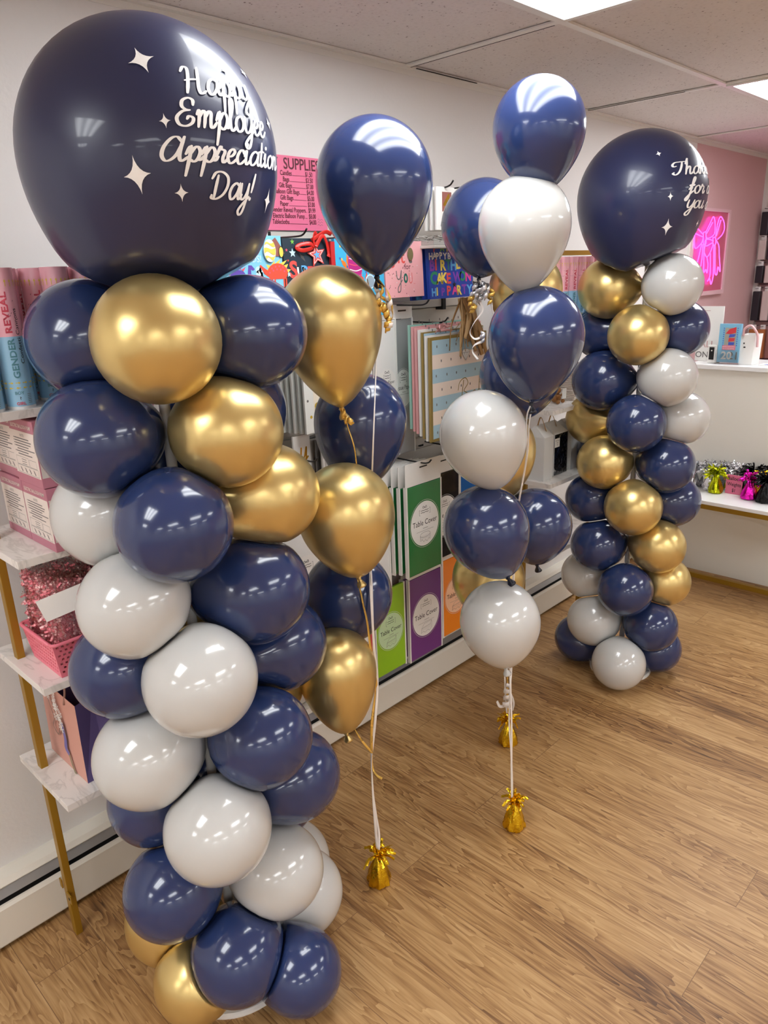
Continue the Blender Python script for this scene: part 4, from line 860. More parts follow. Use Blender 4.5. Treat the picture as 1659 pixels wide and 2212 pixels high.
cover_pack('white table cover pack with script label low behind the gold balloons', 1.30, 1.485, .60, .93, -1.74, m_cw, head=.05)
# tissue paper
cover_pack('white tissue paper pack hanging above the tablecloths', 1.762, 1.868, 1.085, 1.552, -1.755, m_cw, head=.05, words='Tissue Paper', label=True, cloth=None, name='tissue_paper_pack', cat='tissue paper', grp='tissue paper packs')
m_silv = col('tissue_silver', (158, 160, 160), .35)
t = cover_pack('silver grey tissue paper pack with a white oval label', 1.872, 1.975, 1.075, 1.550, -1.775, m_silv, head=.05, label=False, name='tissue_paper_pack', cat='tissue paper', grp='tissue paper packs')
F = wf(-1.7745, 1.872, 1.075); mb = MB(); oval(mb, F, .046, .238, .046, .066, 'Tissue Paper', m_white); part('label', mb, t, label='white oval label')
cover_pack('white tissue paper pack in second place from the left', 1.655, 1.755, 1.09, 1.55, -1.765, m_cw, head=.05, label=False, name='tissue_paper_pack', cat='tissue paper', grp='tissue paper packs')
# white gift bags with gold dots between the balloons
m_wb = col('bag_white_print', (228, 228, 222)); m_wb2 = col('bag_pale_grey', (188, 190, 184)); m_goldink = col('gold_ink', (206, 176, 60), .3, metal=.3)
for k in range(6):
    x = -1.705-.020*k; y0 = 1.405-.006*k; t, F = flat_bag('gift_bag', '%s white gift bag with gold dots hanging between the gold balloons' % ('front', 'second', 'third', 'fourth', 'fifth', 'sixth')[k], 'gift bag', y0, y0+.16, 1.245, 1.47, x, m_wb if k % 2 == 0 else m_wb2, .008, 'white gift bags with gold dots')
    if k == 0:
        mb = MB()
        for (a, b_, r, m) in ((.022, .05, .005, m_goldink), (.05, .08, .012, m_goldink), (.012, .1, .004, m_greyink), (.035, .02, .006, m_goldink), (.08, .12, .008, m_goldink), (.11, .06, .010, m_goldink), (.015, .16, .006, m_goldink), (.06, .18, .01, m_goldink), (.12, .17, .012, m_goldink)): poly(mb, F, ell(a, b_, r, r, 12), m, .0005)
        poly(mb, F, [(.035, .06), (.09, .06), (.09, .14), (.035, .14)], col('cream_panel', (236, 226, 206)), .0003); line2(mb, F, [(.05, .03), (.065, .03), (.065, .045), (.05, .045)], .0012, m_greyink, .0006, close=True); part('dot_print', mb, t)
t = thing('script_card', 'white card pack with gold script hanging below the dotted bags', 'card pack', (-1.75, 1.43, 1.03)); mb = MB(); mb.box(-1.756, -1.75, 1.385, 1.452, .98, 1.235, m_white); part('card', mb, t)
F = wf(-1.7496, 1.385, .98); mb = MB(); line2(mb, F, [(.030, .215), (.028, .19), (.04, .185), (.05, .215), (.045, .17), (.03, .145), (.036, .165), (.055, .185)], .006, m_gprint, .0005, sm=5); line2(mb, F, [(.03, .15), (.05, .135), (.045, .11), (.03, .09), (.05, .10), (.062, .085), (.05, .06)], .009, m_gprint, .0005, sm=5)
line2(mb, F, ell(.05, .10, .014, .016, 16), .004, m_gprint, .0006, close=True); part('script', mb, t)
m_pg = col('pack_charcoal', (92, 90, 88), .3, coat=.4)
for k in range(5):
    x = -1.71-.022*k; t = thing('candle_pack', '%s thin grey striped pack hanging beside the gold script card' % ordn[k], 'pack', (x, 1.50, 1.0), 'thin grey packs'); mb = MB(); y0 = 1.462-.003*k; mb.box(x-.006, x, y0, y0+.10, .99, 1.215, m_pg if k % 2 else m_packgrey, bev=.002); part('pack', mb, t)
    if k == 0:
        mb = MB(); F = wf(x, y0, .99)
        for q in range(7): line2(mb, F, [(.008+.013*q, .02), (.008+.013*q, .20)], .003, m_white, .0005); text(mb, F, 'la', .006+.013*q, .05+.01*(q % 3), .02, m_ink, .0009, shear=.3)
        part('print', mb, t)
# striped "baby" bags with gold glitter edge
m_glit = col('gold_glitter', (176, 150, 82), .35, metal=.5, bump=(900, 1., .004)); m_cream = col('stripe_cream', (232, 214, 200)); m_stb = col('stripe_blue', (164, 194, 208)); m_mint = col('bag_mint', (148, 196, 182)); m_bpk = col('bag_dusty_pink', (222, 164, 164))
def glitter_bag(lab, y0, y1, z0, z1, x, kind, skew=0., n=7):
    t, F = flat_bag('gift_bag', lab, 'gift bag', y0, y1, z0, z1, x, m_glit if kind == 'S' else (m_white if kind == 'W' else kind_m[kind]), .009, 'glitter-edged gift bags', skew=skew)
    w, hh = y1-y0, z1-z0; mb = MB(); b_ = .010 if x > -1.61 else .004
    if kind == 'S':
        for k in range(n): poly(mb, F, [(b_, b_+(hh-2*b_)*k/n), (w-b_, b_+(hh-2*b_)*k/n), (w-b_, b_+(hh-2*b_)*(k+1)/n), (b_, b_+(hh-2*b_)*(k+1)/n)], m_stb if k % 2 == 0 else m_cream, .0006)
    else: poly(mb, F, [(b_, b_), (w-b_, b_), (w-b_, hh-b_), (b_, hh-b_)], m_white if kind == 'W' else kind_m[kind], .0006)
    rnd = random.Random(9)
    for i in range(5):
        for j in range(8): poly(mb, F, ell(b_+.022+i*.052+(.024 if j % 2 else 0)+rnd.uniform(-.003, .003), b_+.02+j*.048, .0028, .005, 8), m_greyink, .0010)
    return t, F, mb, w, hh
kind_m = {'P': m_bpk, 'M': m_mint}
t, F, mb, w, hh = glitter_bag('front blue and cream striped gift bag with gold glitter edge and script', 1.862, 2.170, 1.148, 1.497, -1.600, 'S', skew=.0)
P = [(.155, .185), (.20, .195), (.20, .165), (.17, .15), (.205, .135), (.195, .10), (.155, .105)]
line2(mb, F, [(.165, .10), (.168, .15), (.176, .19)], .0038, m_glit, .0012, sm=4); line2(mb, F, [(.145, .16), (.155, .187), (.185, .198), (.20, .178), (.178, .155), (.20, .14), (.192, .112), (.17, .104)], .0030, m_glit, .0012, sm=6)
for xx in (.235, .262): line2(mb, F, [(xx+.004, .15), (xx-.010, .14), (xx-.008, .115), (xx+.006, .118), (xx+.008, .148), (xx+.010, .115)], .0030, m_glit, .0012, sm=5)
line2(mb, F, [(.268, .21), (.264, .15)], .0036, m_glit, .0012)
poly(mb, F, [(.165, .285), (.172, .297), (.200, .297), (.207, .285), (.186, .258)], m_white, .0030); line2(mb, F, [(.165, .285), (.172, .297), (.200, .297), (.207, .285), (.186, .258)], .0010, m_greyink, .0034, close=True); line2(mb, F, [(.165, .285), (.207, .285)], .001, m_greyink, .0034); line2(mb, F, [(.178, .285), (.186, .258), (.194, .285)], .001, m_greyink, .0034)
part('stripe_print', mb, t)
for k, (kd, zz, lab) in enumerate((('W', .004, 'white glitter-edged gift bag just behind the striped one'), ('S', .02, 'second striped glitter-edged gift bag, behind the white one'), ('W', .03, 'second white glitter-edged gift bag deeper on the hook'), ('P', .035, 'dusty pink gift bag behind the glitter-edged ones'), ('P', .037, 'second dusty pink gift bag near the wall'), ('M', .04, 'mint green gift bag nearest the wall'))):
    t, F, mb, w, hh = glitter_bag(lab, 1.863, 2.18+.012*k, 1.150+.007*k, 1.500+.5*zz+.003*k, -1.616-.0145*k, kd); part('print', mb, t)
m_raff = col('tan_tassel', (196, 160, 112), .5); m_raff2 = col('brown_tassel', (164, 122, 70), .5)
t = thing('tissue_tassel', 'tan paper tassel hanging over the striped gift bags', 'tassel', (-1.56, 2.05, 1.56))
rnd = random.Random(11); mb = MB()
for k in range(26):
    y1_ = 1.955+.19*rnd.random(); a = Vector((-1.575+rnd.uniform(-.01, .01), 2.010+rnd.uniform(-.02, .03), 1.615)); b_ = Vector((-1.575+rnd.uniform(-.03, .03), y1_, 1.475+rnd.uniform(-.06, .05)))
    mb.tube(smooth_path([a, a.lerp(b_, .5)+Vector((rnd.uniform(-.01, .02), rnd.uniform(-.01, .01), 0)), b_], 4), .0085, rnd.choice((m_raff, m_raff, m_raff2)), n=6, flat=.18, twist=rnd.uniform(-1, 1), taper=lambda q: .5+.8*math.sin(PI*min(q+.1, 1)*.9), ref=(0, 1, .2))
part('strips', mb, t, smooth=True)
t = thing('tissue_tassel', 'small dusty pink ribbon bow above the mint and pink bags', 'tassel', (-1.60, 1.93, 1.53)); mb = MB()
for k in range(7): a = PI*k/6; mb.tube(smooth_path([(-1.62, 1.935, 1.515), (-1.61, 1.935+.025*math.cos(a), 1.515+.02*math.sin(a)), (-1.60, 1.935+.045*math.cos(a), 1.512+.03*math.sin(a)*(1 if k % 2 else .4))], 3), .006, m_bpk, n=6, flat=.2, taper=lambda q: 1-.5*q)
part('strips', mb, t, smooth=True)
# ================================================================ balloons
def balloon_mesh(c, R, axis, tail, seg=48, front=1.04, mixr=.5):
    """latex balloon: centre c, radius R, axis points from the knot outward, tail = distance centre to knot"""
    a = Vector(axis).normalized(); q = a.to_track_quat('Z', 'Y'); c = Vector(c); prof = []
    for k in range(1, 19):
        t = PI/2*k/18; prof.append((R*math.sin(t), R*front*math.cos(t)))
    n = 20
    for k in range(1, n+1):
        v = k/n*.985; r = R*((1-mixr)*math.cos(PI*v/2)+mixr*math.sqrt(1-v*v)); prof.append((max(r, R*.045), -tail*v))
    prof.append((R*.04, -tail)); vs_ = [c+a*(R*front)]; fs = []
    for r, h in prof:
        for i in range(seg):
            t = 2*PI*i/seg; vs_.append(c+q @ Vector((r*math.cos(t), r*math.sin(t), h)))
    for i in range(seg): fs.append((0, 1+i, 1+(i+1) % seg))
    for j in range(len(prof)-1):
        for i in range(seg):
            i2 = (i+1) % seg; fs.append((1+j*seg+i, 1+(j+1)*seg+i, 1+(j+1)*seg+i2, 1+j*seg+i2))
    vs_.append(c-a*tail*1.0); L_ = len(vs_)-1; b0_ = 1+(len(prof)-1)*seg
    for i in range(seg): fs.append((L_, b0_+(i+1) % seg, b0_+i))
    return [Vector(v) for v in vs_], fs
def press(vs_, c, R, others, zmin=None, walls=()):
    """neighbouring balloons flatten each other where they touch"""
    c = Vector(c)
    for (oc, oR) in others:
        oc = Vector(oc); d = oc-c; D = d.length
        if D < 1e-4 or D > (R+oR)*1.05: continue
        n = d/D; h = (D*D+R*R-oR*oR)/(2*D); h = max(h, R*.35)
        e = .006*R/.11
        for i, v in enumerate(vs_):
            s = (v-c).dot(n)-h
            if s > -e:
                # soft knee
                lim = -e*.5 if s > 0 else -e*.5*(1-(s/-e))**1
                vs_[i] = v-n*(max(s, 0)+0.0008+(e*.25*max(0, 1+s/e) if s < 0 else e*.25))
    if zmin is not None:
        for i, v in enumerate(vs_):
            if v.z < zmin: vs_[i] = Vector((v.x, v.y, zmin))
    return vs_
KN = lambda c: BAL[c]
T1 = [
('A1','gold',(-1.226,.681,1.603),.114,'gold chrome balloon right under the large lettered balloon, top front of the near column'),
('A2','navy',(-1.434,.652,1.6),.114,'navy balloon at the top left of the near column beside the confetti tubes'),
('A3','navy',(-1.239,.892,1.598),.112,'navy balloon at the top right of the near column, touching the tall gold floating balloon'),
('B1','navy',(-1.358,.611,1.42),.115,'navy balloon below and left of the topmost gold balloon in the near column'),
('B2','gold',(-1.223,.802,1.416),.111,'second gold chrome balloon from the top on the front of the near column'),
('B3','navy',(-1.382,.931,1.423),.118,'mostly hidden navy balloon behind the second gold one in the near column'),
('C1','white',(-1.449,.645,1.242),.114,'uppermost white balloon of the near column, in front of the pump boxes'),
('C2','navy',(-1.232,.671,1.256),.113,'navy balloon in the centre of the near column right above the white ones'),
('C3','gold',(-1.275,.925,1.248),.114,'third gold chrome balloon from the top, right edge of the near column'),
('C4','navy',(-1.47,.848,1.285),.112,'navy balloon at the back, seen only right of the upper left navy pair'),
('D1','white',(-1.323,.612,1.083),.111,'white balloon in front of the pink basket, second white from the top of near column'),
('D2','navy',(-1.268,.858,1.046),.124,'large navy balloon on the right of the near column under the third gold one'),
('D3','navy',(-1.416,.611,.906),.113,'navy balloon at the left edge of the near column beside the pink basket'),
('E1','white',(-1.226,.681,.917),.118,'white balloon at the centre of the near column, third white from the top'),
('E2','navy',(-1.313,.946,.859),.116,'navy balloon on the right edge halfway down the near column'),
('F1','white',(-1.364,.611,.704),.119,'fourth white balloon from the top, left side of the near column'),
('F2','navy',(-1.227,.811,.706),.117,'navy balloon right of the fourth white one, front of the near column'),
('F3','gold',(-1.441,.966,.696),.121,'gold balloon almost hidden behind the right side of the near column'),
('G1','navy',(-1.448,.651,.518),.114,'navy balloon left of the fifth white one, above the baseboard heater'),
('G2','white',(-1.228,.678,.54),.119,'fifth white balloon from the top at the front of the near column'),
('G3','navy',(-1.253,.913,.53),.113,'navy balloon on the right edge of the near column above the lower white ones'),
('D4','gold',(-1.445,.813,.937),.112,'gold balloon at the back, only a sliver above the central white one, near column'),
('G4','navy',(-1.454,.795,.56),.112,'dark navy balloon at the back, seen in the gap under the fourth white one'),
('H0','navy',(-1.393,.937,.377),.118,'dark navy balloon hidden behind the lower right of the near column'),
('H1','navy',(-1.345,.61,.34),.114,'navy balloon low on the left of the near column'),
('H2','white',(-1.235,.823,.314),.114,'lower right white balloon in front of another white one on the near column'),
('H3','white',(-1.281,.918,.141),.114,'white balloon at the lower right edge of the near column, half covered'),
('H4','white',(-1.402,.974,.123),.12,'lowest white balloon, only a sliver seen behind the others of the near column'),
('I0','gold',(-1.439,.637,.166),.114,'gold balloon peeking out below the low left navy one of the near column'),
('I1','navy',(-1.224,.686,.174),.114,'navy balloon at the bottom front centre of the near column'),
('I2','navy',(-1.127,.79,.102),.099,'navy balloon at the bottom right, cut off by the lower edge of the photo'),
('J1','gold',(-1.296,.611,.105),.102,'gold balloon at the bottom left, cut off by the lower edge of the photo')]
T2 = [
('a1','gold',(-1.42,2.707,1.617),.113,'gold balloon at the top left of the far column under its lettered balloon'),
('a2','white',(-1.181,2.717,1.626),.108,'white balloon at the top right of the far column, overlapping the neon sign'),
('a3','gold',(-1.261,2.646,1.452),.11,'second gold balloon from the top, front of the far column'),
('a4','navy',(-1.481,2.784,1.448),.107,'navy balloon half hidden left of the second gold one on the far column'),
('a5','navy',(-1.182,2.819,1.464),.105,'navy balloon under the top white one, right edge of the far column'),
('b1','navy',(-1.422,2.706,1.266),.119,'navy balloon on the left of the far column beside the wicker basket'),
('b2','white',(-1.177,2.727,1.293),.11,'second white balloon from the top on the right of the far column'),
('b3','white',(-1.151,2.83,1.124),.105,'third white balloon from the top, right edge of the far column against the counter'),
('b4','navy',(-1.248,2.651,1.122),.111,'navy balloon at the front centre of the far column beside the third white one'),
('b5','gold',(-1.497,2.774,1.094),.107,'small visible gold balloon at the far column left edge in front of the shelf'),
('c0','navy',(-1.495,2.876,.936),.109,'navy balloon almost hidden behind the left middle of the far column'),
('c1','gold',(-1.373,2.663,.949),.109,'gold balloon on the left front at mid height of the far column'),
('c2','navy',(-1.17,2.765,.946),.111,'navy balloon on the right at mid height of the far column'),
('c3','navy',(-1.168,2.863,.777),.106,'navy balloon at the right edge level with the low bench behind the far column'),
('c4','navy',(-1.44,2.695,.778),.105,'navy balloon on the left edge below the mid-height gold one, far column'),
('d1','gold',(-1.238,2.656,.788),.112,'gold balloon at the front centre below mid height of the far column'),
('d2','navy',(-1.384,2.671,.59),.112,'navy balloon left of the two lower gold ones on the far column'),
('d3','gold',(-1.171,2.751,.611),.111,'gold balloon on the right in the lower half of the far column'),
('e0','white',(-1.461,2.725,.418),.106,'white balloon at the lower left edge of the far column, by the heater'),
('e1','navy',(-1.245,2.652,.432),.111,'navy balloon at the front centre of the lower part of the far column'),
('e2','gold',(-1.161,2.827,.434),.105,'lowest gold balloon on the right edge of the far column'),
('f1','white',(-1.385,2.671,.241),.111,'second lowest white balloon, left front of the far column'),
('f2','navy',(-1.171,2.751,.253),.11,'navy balloon right of the second lowest white one on the far column'),
('g1','navy',(-1.475,2.713,.108),.105,'navy balloon resting on the floor at the left foot of the far column'),
('g2','white',(-1.23,2.607,.115),.11,'white balloon at the very bottom front of the far column'),
('g3','navy',(-1.177,2.84,.108),.105,'navy balloon resting on the floor at the right foot of the far column')]
def column(rows, ax, big, bigR, grp, baseR, who):
    cs = [(r[2], r[3]) for r in rows]
    for n, c, p, R, lab in rows:
        a = Vector((p[0]-ax[0], p[1]-ax[1], 0)); d = a.length; a.normalize()
        vs_, fs = balloon_mesh(p, R, a, max(d-.012, R*1.15) if d > R*.9 else R*1.1, seg=48, front=1.03)
        press(vs_, p, R, [(o[2], o[3]) for o in rows if o[0] != n]+[(big, bigR*.93)], zmin=.014)
        mb = MB(); mb.mesh(vs_, fs, BAL[c]); o = part('balloon', mb, smooth=True, origin=p); tag(o, lab, 'balloon', grp)
    vs_, fs = balloon_mesh(big, bigR, (0, 0, 1), bigR*1.50, seg=96, front=1.0)
    press(vs_, big, bigR*1.04, [(p, R*.97) for _, _, p, R, _ in rows[:6]])
    mb = MB(); mb.mesh(vs_, fs, BAL['big']); o = part('balloon', mb, smooth=True, origin=big)
    t = thing('column_stand', 'white pole and round base plate inside the %s balloon column' % who, 'stand', (ax[0], ax[1], 0), 'balloon column stands')
    mb = MB(); mb.lathe([(.011, .02), (.011, 1.70)], m_whiteplas, (*ax, 0), n=16); part('pole', mb, t, smooth='auto')
    mb = MB(); mb.lathe([(0, 0), (baseR, 0), (baseR, .006), (baseR*.96, .011), (.03, .013), (.025, .03), (0, .03)], m_whiteplas, (*ax, 0), n=48); part('base', mb, t, smooth='auto')
    return o
BIG1, R1 = (-1.330, .775, 1.915), .228
BIG2, R2 = (-1.303, 2.682, 1.926), .2205
big1 = column(T1, (-1.345, .745), BIG1, R1, 'balloons of the near column', .16, 'near')
tag(big1, 'giant dark navy balloon lettered Happy Employee Appreciation Day on top of the near column', 'balloon', 'giant lettered balloons')
big2 = column(T2, (-1.30, 2.77), BIG2, R2, 'balloons of the far column', .13, 'far')
tag(big2, 'giant dark navy balloon lettered Thanks for all you do on top of the far column', 'balloon', 'giant lettered balloons')

# ---- brush-script lettering drawn stroke by stroke
GL = {
'a': (.98, [[(.78,.86),(.52,1.02),(.2,.82),(.04,.4),(.16,.02),(.42,.06),(.70,.45),(.82,.98)], [(.84,1.02),(.76,.4),(.84,.03),(1.02,.10),(1.14,.3)]]),
'p': (.92, [[(-.04,.5),(.14,.95),(.24,1.02)], [(.24,1.05),(.18,.2),(.06,-1.0)], [(.2,.45),(.42,.92),(.64,1.0),(.78,.66),(.66,.16),(.44,-.02),(.22,.14)], [(.62,.1),(.85,.12),(1.02,.38)]]),
'y': (.90, [[(.04,1.0),(.02,.4),(.18,.02),(.44,.12),(.66,.55),(.74,1.02)], [(.76,1.02),(.68,.1),(.5,-.78),(.24,-1.0),(.06,-.74),(.34,-.32),(.9,.2)]]),
'm': (1.30, [[(-.04,.75),(.1,1.0),(.12,.6),(.08,0)], [(.10,.5),(.34,.96),(.5,.9),(.5,.5),(.46,0)], [(.48,.5),(.72,.96),(.9,.9),(.88,.4),(.92,.03),(1.1,.06),(1.3,.35)]]),
'n': (.92, [[(-.04,.75),(.1,1.0),(.12,.6),(.08,0)], [(.10,.5),(.36,.96),(.54,.9),(.52,.4),(.56,.03),(.74,.06),(.94,.35)]]),
'l': (.52, [[(-.06,.35),(.26,1.2),(.40,1.85),(.28,2.08),(.14,1.7),(.10,.5),(.20,.02),(.40,.05),(.58,.32)]]),
'o': (.82, [[(.44,1.0),(.14,.80),(.04,.38),(.24,0),(.56,.12),(.70,.55),(.58,.92),(.40,1.0)], [(.60,.86),(.76,.76),(.92,.86)]]),
'e': (.70, [[(.06,.42),(.36,.52),(.54,.80),(.40,1.0),(.16,.82),(.06,.38),(.22,.0),(.48,.06),(.74,.36)]]),
'r': (.68, [[(-.04,.4),(.18,1.1),(.26,.92)], [(.20,.95),(.46,.86),(.50,.7),(.40,.35),(.44,.02),(.60,.08),(.76,.34)]]),
'c': (.66, [[(.56,.76),(.46,1.0),(.22,.88),(.06,.42),(.20,.0),(.46,.06),(.72,.36)]]),
'i': (.46, [[(-.04,.6),(.12,1.0),(.10,.4),(.16,.02),(.32,.08),(.50,.36)], [(.17,1.42),(.19,1.46)]]),
't': (.52, [[(.20,1.75),(.14,.9),(.12,.35),(.22,.0),(.40,.08),(.58,.34)], [(-.08,1.05),(.2,1.12),(.46,1.08)]]),
'h': (.94, [[(.02,1.4),(.22,2.05)], [(.22,2.05),(.14,1.0),(.08,0)], [(.10,.5),(.38,.98),(.56,.88),(.52,.35),(.58,.02),(.76,.06),(.96,.36)]]),
'k': (.86, [[(.02,1.4),(.22,2.05)], [(.22,2.05),(.14,1.0),(.08,0)], [(.12,.45),(.42,1.0),(.58,.84),(.46,.58),(.16,.52)], [(.22,.5),(.46,.42),(.50,.06),(.66,.04),(.86,.34)]]),
's': (.66, [[(-.04,.4),(.34,1.08),(.40,.8),(.56,.42),(.42,.04),(.14,.04),(.04,.22)], [(.46,.1),(.70,.36)]]),
'f': (.58, [[(-.04,.5),(.30,1.2),(.50,1.85),(.40,2.06),(.26,1.6),(.18,.4),(.06,-.6),(-.08,-.9),(-.18,-.66),(.0,-.3),(.30,.1),(.56,.36)], [(.02,.98),(.46,1.04)]]),
'u': (.98, [[(.02,1.02),(.0,.4),(.14,.02),(.38,.10),(.58,.5),(.66,1.02)], [(.66,1.02),(.60,.4),(.68,.03),(.86,.08),(1.02,.34)]]),
'd': (1.0, [[(.72,.86),(.50,1.0),(.2,.82),(.04,.4),(.16,.02),(.42,.06),(.70,.45),(.80,.95)], [(.92,2.05),(.82,1.0),(.76,.35),(.86,.02),(1.04,.10),(1.14,.3)]]),
'H': (1.55, [[(-.12,1.62),(.06,1.98),(.30,1.92),(.34,1.5),(.28,.7),(.20,.0)], [(1.02,2.0),(.98,1.2),(.94,.45),(1.04,.02),(1.24,.04),(1.42,.2)], [(.10,.92),(.5,1.02),(1.0,1.06)]]),
'E': (1.30, [[(1.02,1.56),(1.00,1.92),(.70,2.06),(.36,1.84),(.32,1.42),(.56,1.18),(.84,1.16)], [(.80,1.14),(.36,1.02),(.04,.56),(.20,.08),(.62,-.02),(.98,.22),(1.04,.58),(.78,.70),(.66,.50)]]),
'A': (1.42, [[(1.06,1.62),(.84,1.98),(.50,1.86),(.14,1.2),(.04,.5),(.24,.04),(.56,.12),(.88,.6),(1.14,1.5)], [(1.22,2.0),(1.08,1.2),(1.02,.42),(1.12,.02),(1.32,.12),(1.50,.36)]]),
'D': (1.42, [[(.40,1.72),(.30,.9),(.24,.1)], [(-.04,1.50),(.22,1.94),(.72,1.98),(1.16,1.60),(1.20,.96),(.92,.34),(.44,.0),(.06,.04),(.04,.26)]]),
'T': (1.24, [[(.86,1.92),(.80,1.1),(.64,.34),(.34,-.06),(.08,.12),(.14,.30)], [(.30,1.28),(.04,1.22),(-.08,1.52),(.12,1.88),(.60,1.96),(1.30,2.02)]]),
'!': (.50, [[(.40,2.0),(.28,1.3),(.18,.62)], [(.12,.06),(.13,.10)]]),
' ': (.62, [])}
def script(mb, M_, s, x, y, size, m, width=None, slant=.16, thick=.235, thin=.135, align='L', h=.0006):
    adv = sum(GL[c][0] for c in s); k = width/(adv*size) if width else 1.
    cx_ = x-(0 if align == 'L' else adv*size*k/2); size *= 1.2; k /= 1.2
    for c in s:
        w, strokes = GL[c]
        for st in strokes:
            h += 3e-5
            P = smooth_path([(a, b_, 0) for a, b_ in st], 7) if len(st) > 2 else [Vector((st[0][0], st[0][1], 0)), Vector((st[1][0], st[1][1], 0))]
            L_, R_ = [], []; n = len(P)
            for i, p in enumerate(P):
                d = P[min(i+1, n-1)]-P[max(i-1, 0)]; d.normalize()
                v = abs(d.y)
                wd_ = (thin+(thick-thin)*v**1.3)/2
                if n > 6: wd_ *= min(1, .72+.28*min(i, n-1-i)/4)
                if n == 2: wd_ = thick/2*1.1
                nx_, ny_ = -d.y, d.x; L_.append((p.x+nx_*wd_, p.y+ny_*wd_)); R_.append((p.x-nx_*wd_, p.y-ny_*wd_))
            cp = .84 if c.isupper() or c == '!' else 1.
            def tp(q): return M_(cx_+(q[0]+slant*q[1]*cp)*size*k, y+q[1]*cp*size, h)
            for i in range(n-1): mb.face([tp(L_[i]), tp(R_[i]), tp(R_[i+1]), tp(L_[i+1])], m)
            for e in (0, n-1):
                r_ = math.dist(L_[e], R_[e])/2; c_ = (P[e].x, P[e].y); h += 1e-5; mb.face([tp((c_[0]+r_*math.cos(2*PI*q/12), c_[1]+r_*math.sin(2*PI*q/12))) for q in range(12)], m)
        cx_ += w*size*k
def sphere_map(cen, R, lon0, lat0, roll=0.):
    """flat decal coordinates in metres -> the balloon skin around lon0/lat0"""
    cen = Vector(cen); cl, ch = math.radians(lon0), math.radians(lat0)
    def f(x, y, h=0.):
        x, y = x*math.cos(roll)-y*math.sin(roll), x*math.sin(roll)+y*math.cos(roll)
        la = ch+y/R; lo = cl+x/(R*math.cos(ch))
        hh = R+.0012+h
        d = Vector((math.cos(la)*math.cos(lo), math.cos(la)*math.sin(lo), math.sin(la)))
        if la < 0: # skin bulges towards the knot below the equator
            z = R*-math.sin(la); v = 0
            # intersect direction with the tail profile
            s = R
            for _ in range(12):
                zz = -d.z*s/(R*1.50); zz = min(zz, .97); r_ = R*(.5*math.cos(PI*zz/2)+.5*math.sqrt(1-zz*zz)); cur = math.hypot(d.x, d.y)*s
                s += (r_-cur)*.8
            hh = s+.0014+h
        return cen+d*hh
    return f
deg = math.pi/180*R1
mb = MB()
for s, lon, lat, cap, wdt, rl in (('Happy', -14, 17.0, 10.5, 37.5, .04), ('Employee', -19.5, 4.6, 10, 47.5, -.0), ('Appreciation', -27, -8.3, 8.6, 66, .02), ('Day!', -7, -21.5, 10, 23.5, .02)):
    f = sphere_map(BIG1, R1, lon, lat, rl); script(mb, f, s, 0, 0, cap*deg/2, m_decal, width=wdt*deg*math.cos(math.radians(lat+4)))
part('lettering', mb, big1, label='white brush-script lettering')
def starlet(big, cen, R, lon, lat, rx, ry, rot=0.):
    f = sphere_map(cen, R, lon, lat, rot); mb = MB(); P = []
    tips = [(0, ry), (rx, 0), (0, -ry), (-rx, 0)]
    for q in range(4):
        a, b_ = tips[q], tips[(q+1) % 4]
        for k in range(6):
            t = k/6; c_ = (0.10*(a[0]+b_[0]), .10*(a[1]+b_[1]))
            P.append(((1-t)**2*a[0]+2*t*(1-t)*c_[0]+t*t*b_[0], (1-t)**2*a[1]+2*t*(1-t)*c_[1]+t*t*b_[1]))
    for i in range(len(P)): mb.face([f(0, 0, .0004), f(*P[i], .0004), f(*P[(i+1) % len(P)], .0004)], m_decal)
    part('star', mb, big, label='white four-pointed star')
for lon, lat, rx, ry, rt_ in ((-29.5, 29.5, .021, .024, .35), (-36.5, -13.2, .021, .028, .12), (-19.7, -19.6, .011, .0135, .05), (-23.5, 6, .009, .011, .1), (31.2, -20.4, .013, .022, -.1), (36.8, 11.8, .012, .011, .2), (31.9, 32.9, .012, .010, .2), (11.4, 29.6, .008, .007, .2)): starlet(big1, BIG1, R1, lon, lat, rx, ry, rt_)
mb = MB(); deg2 = math.pi/180*R2
for s, lon, lat, cap, wdt, rl in (('Thanks', -39, 12.5, 10.5, 58, .05), ('for all', -22, -2.2, 10.5, 50, .03), ('you do!', -22, -13.5, 10, 54, .0)):
    f = sphere_map(BIG2, R2, lon, lat, rl); script(mb, f, s, 0, 0, cap*deg2/2, m_decal, width=wdt*deg2*math.cos(math.radians(lat)))
part('lettering', mb, big2, label='white brush-script lettering')
for lon, lat, rx, ry, rt_ in ((-49.9, 31.6, .010, .011, .3), (-39.5, -4.4, .010, .014, .1), (-37.6, -28.7, .019, .027, .05), (3.5, -25.9, .010, .013, .0), (-2.8, 40.9, .014, .012, .2)): starlet(big2, BIG2, R2, lon, lat, rx, ry, rt_)

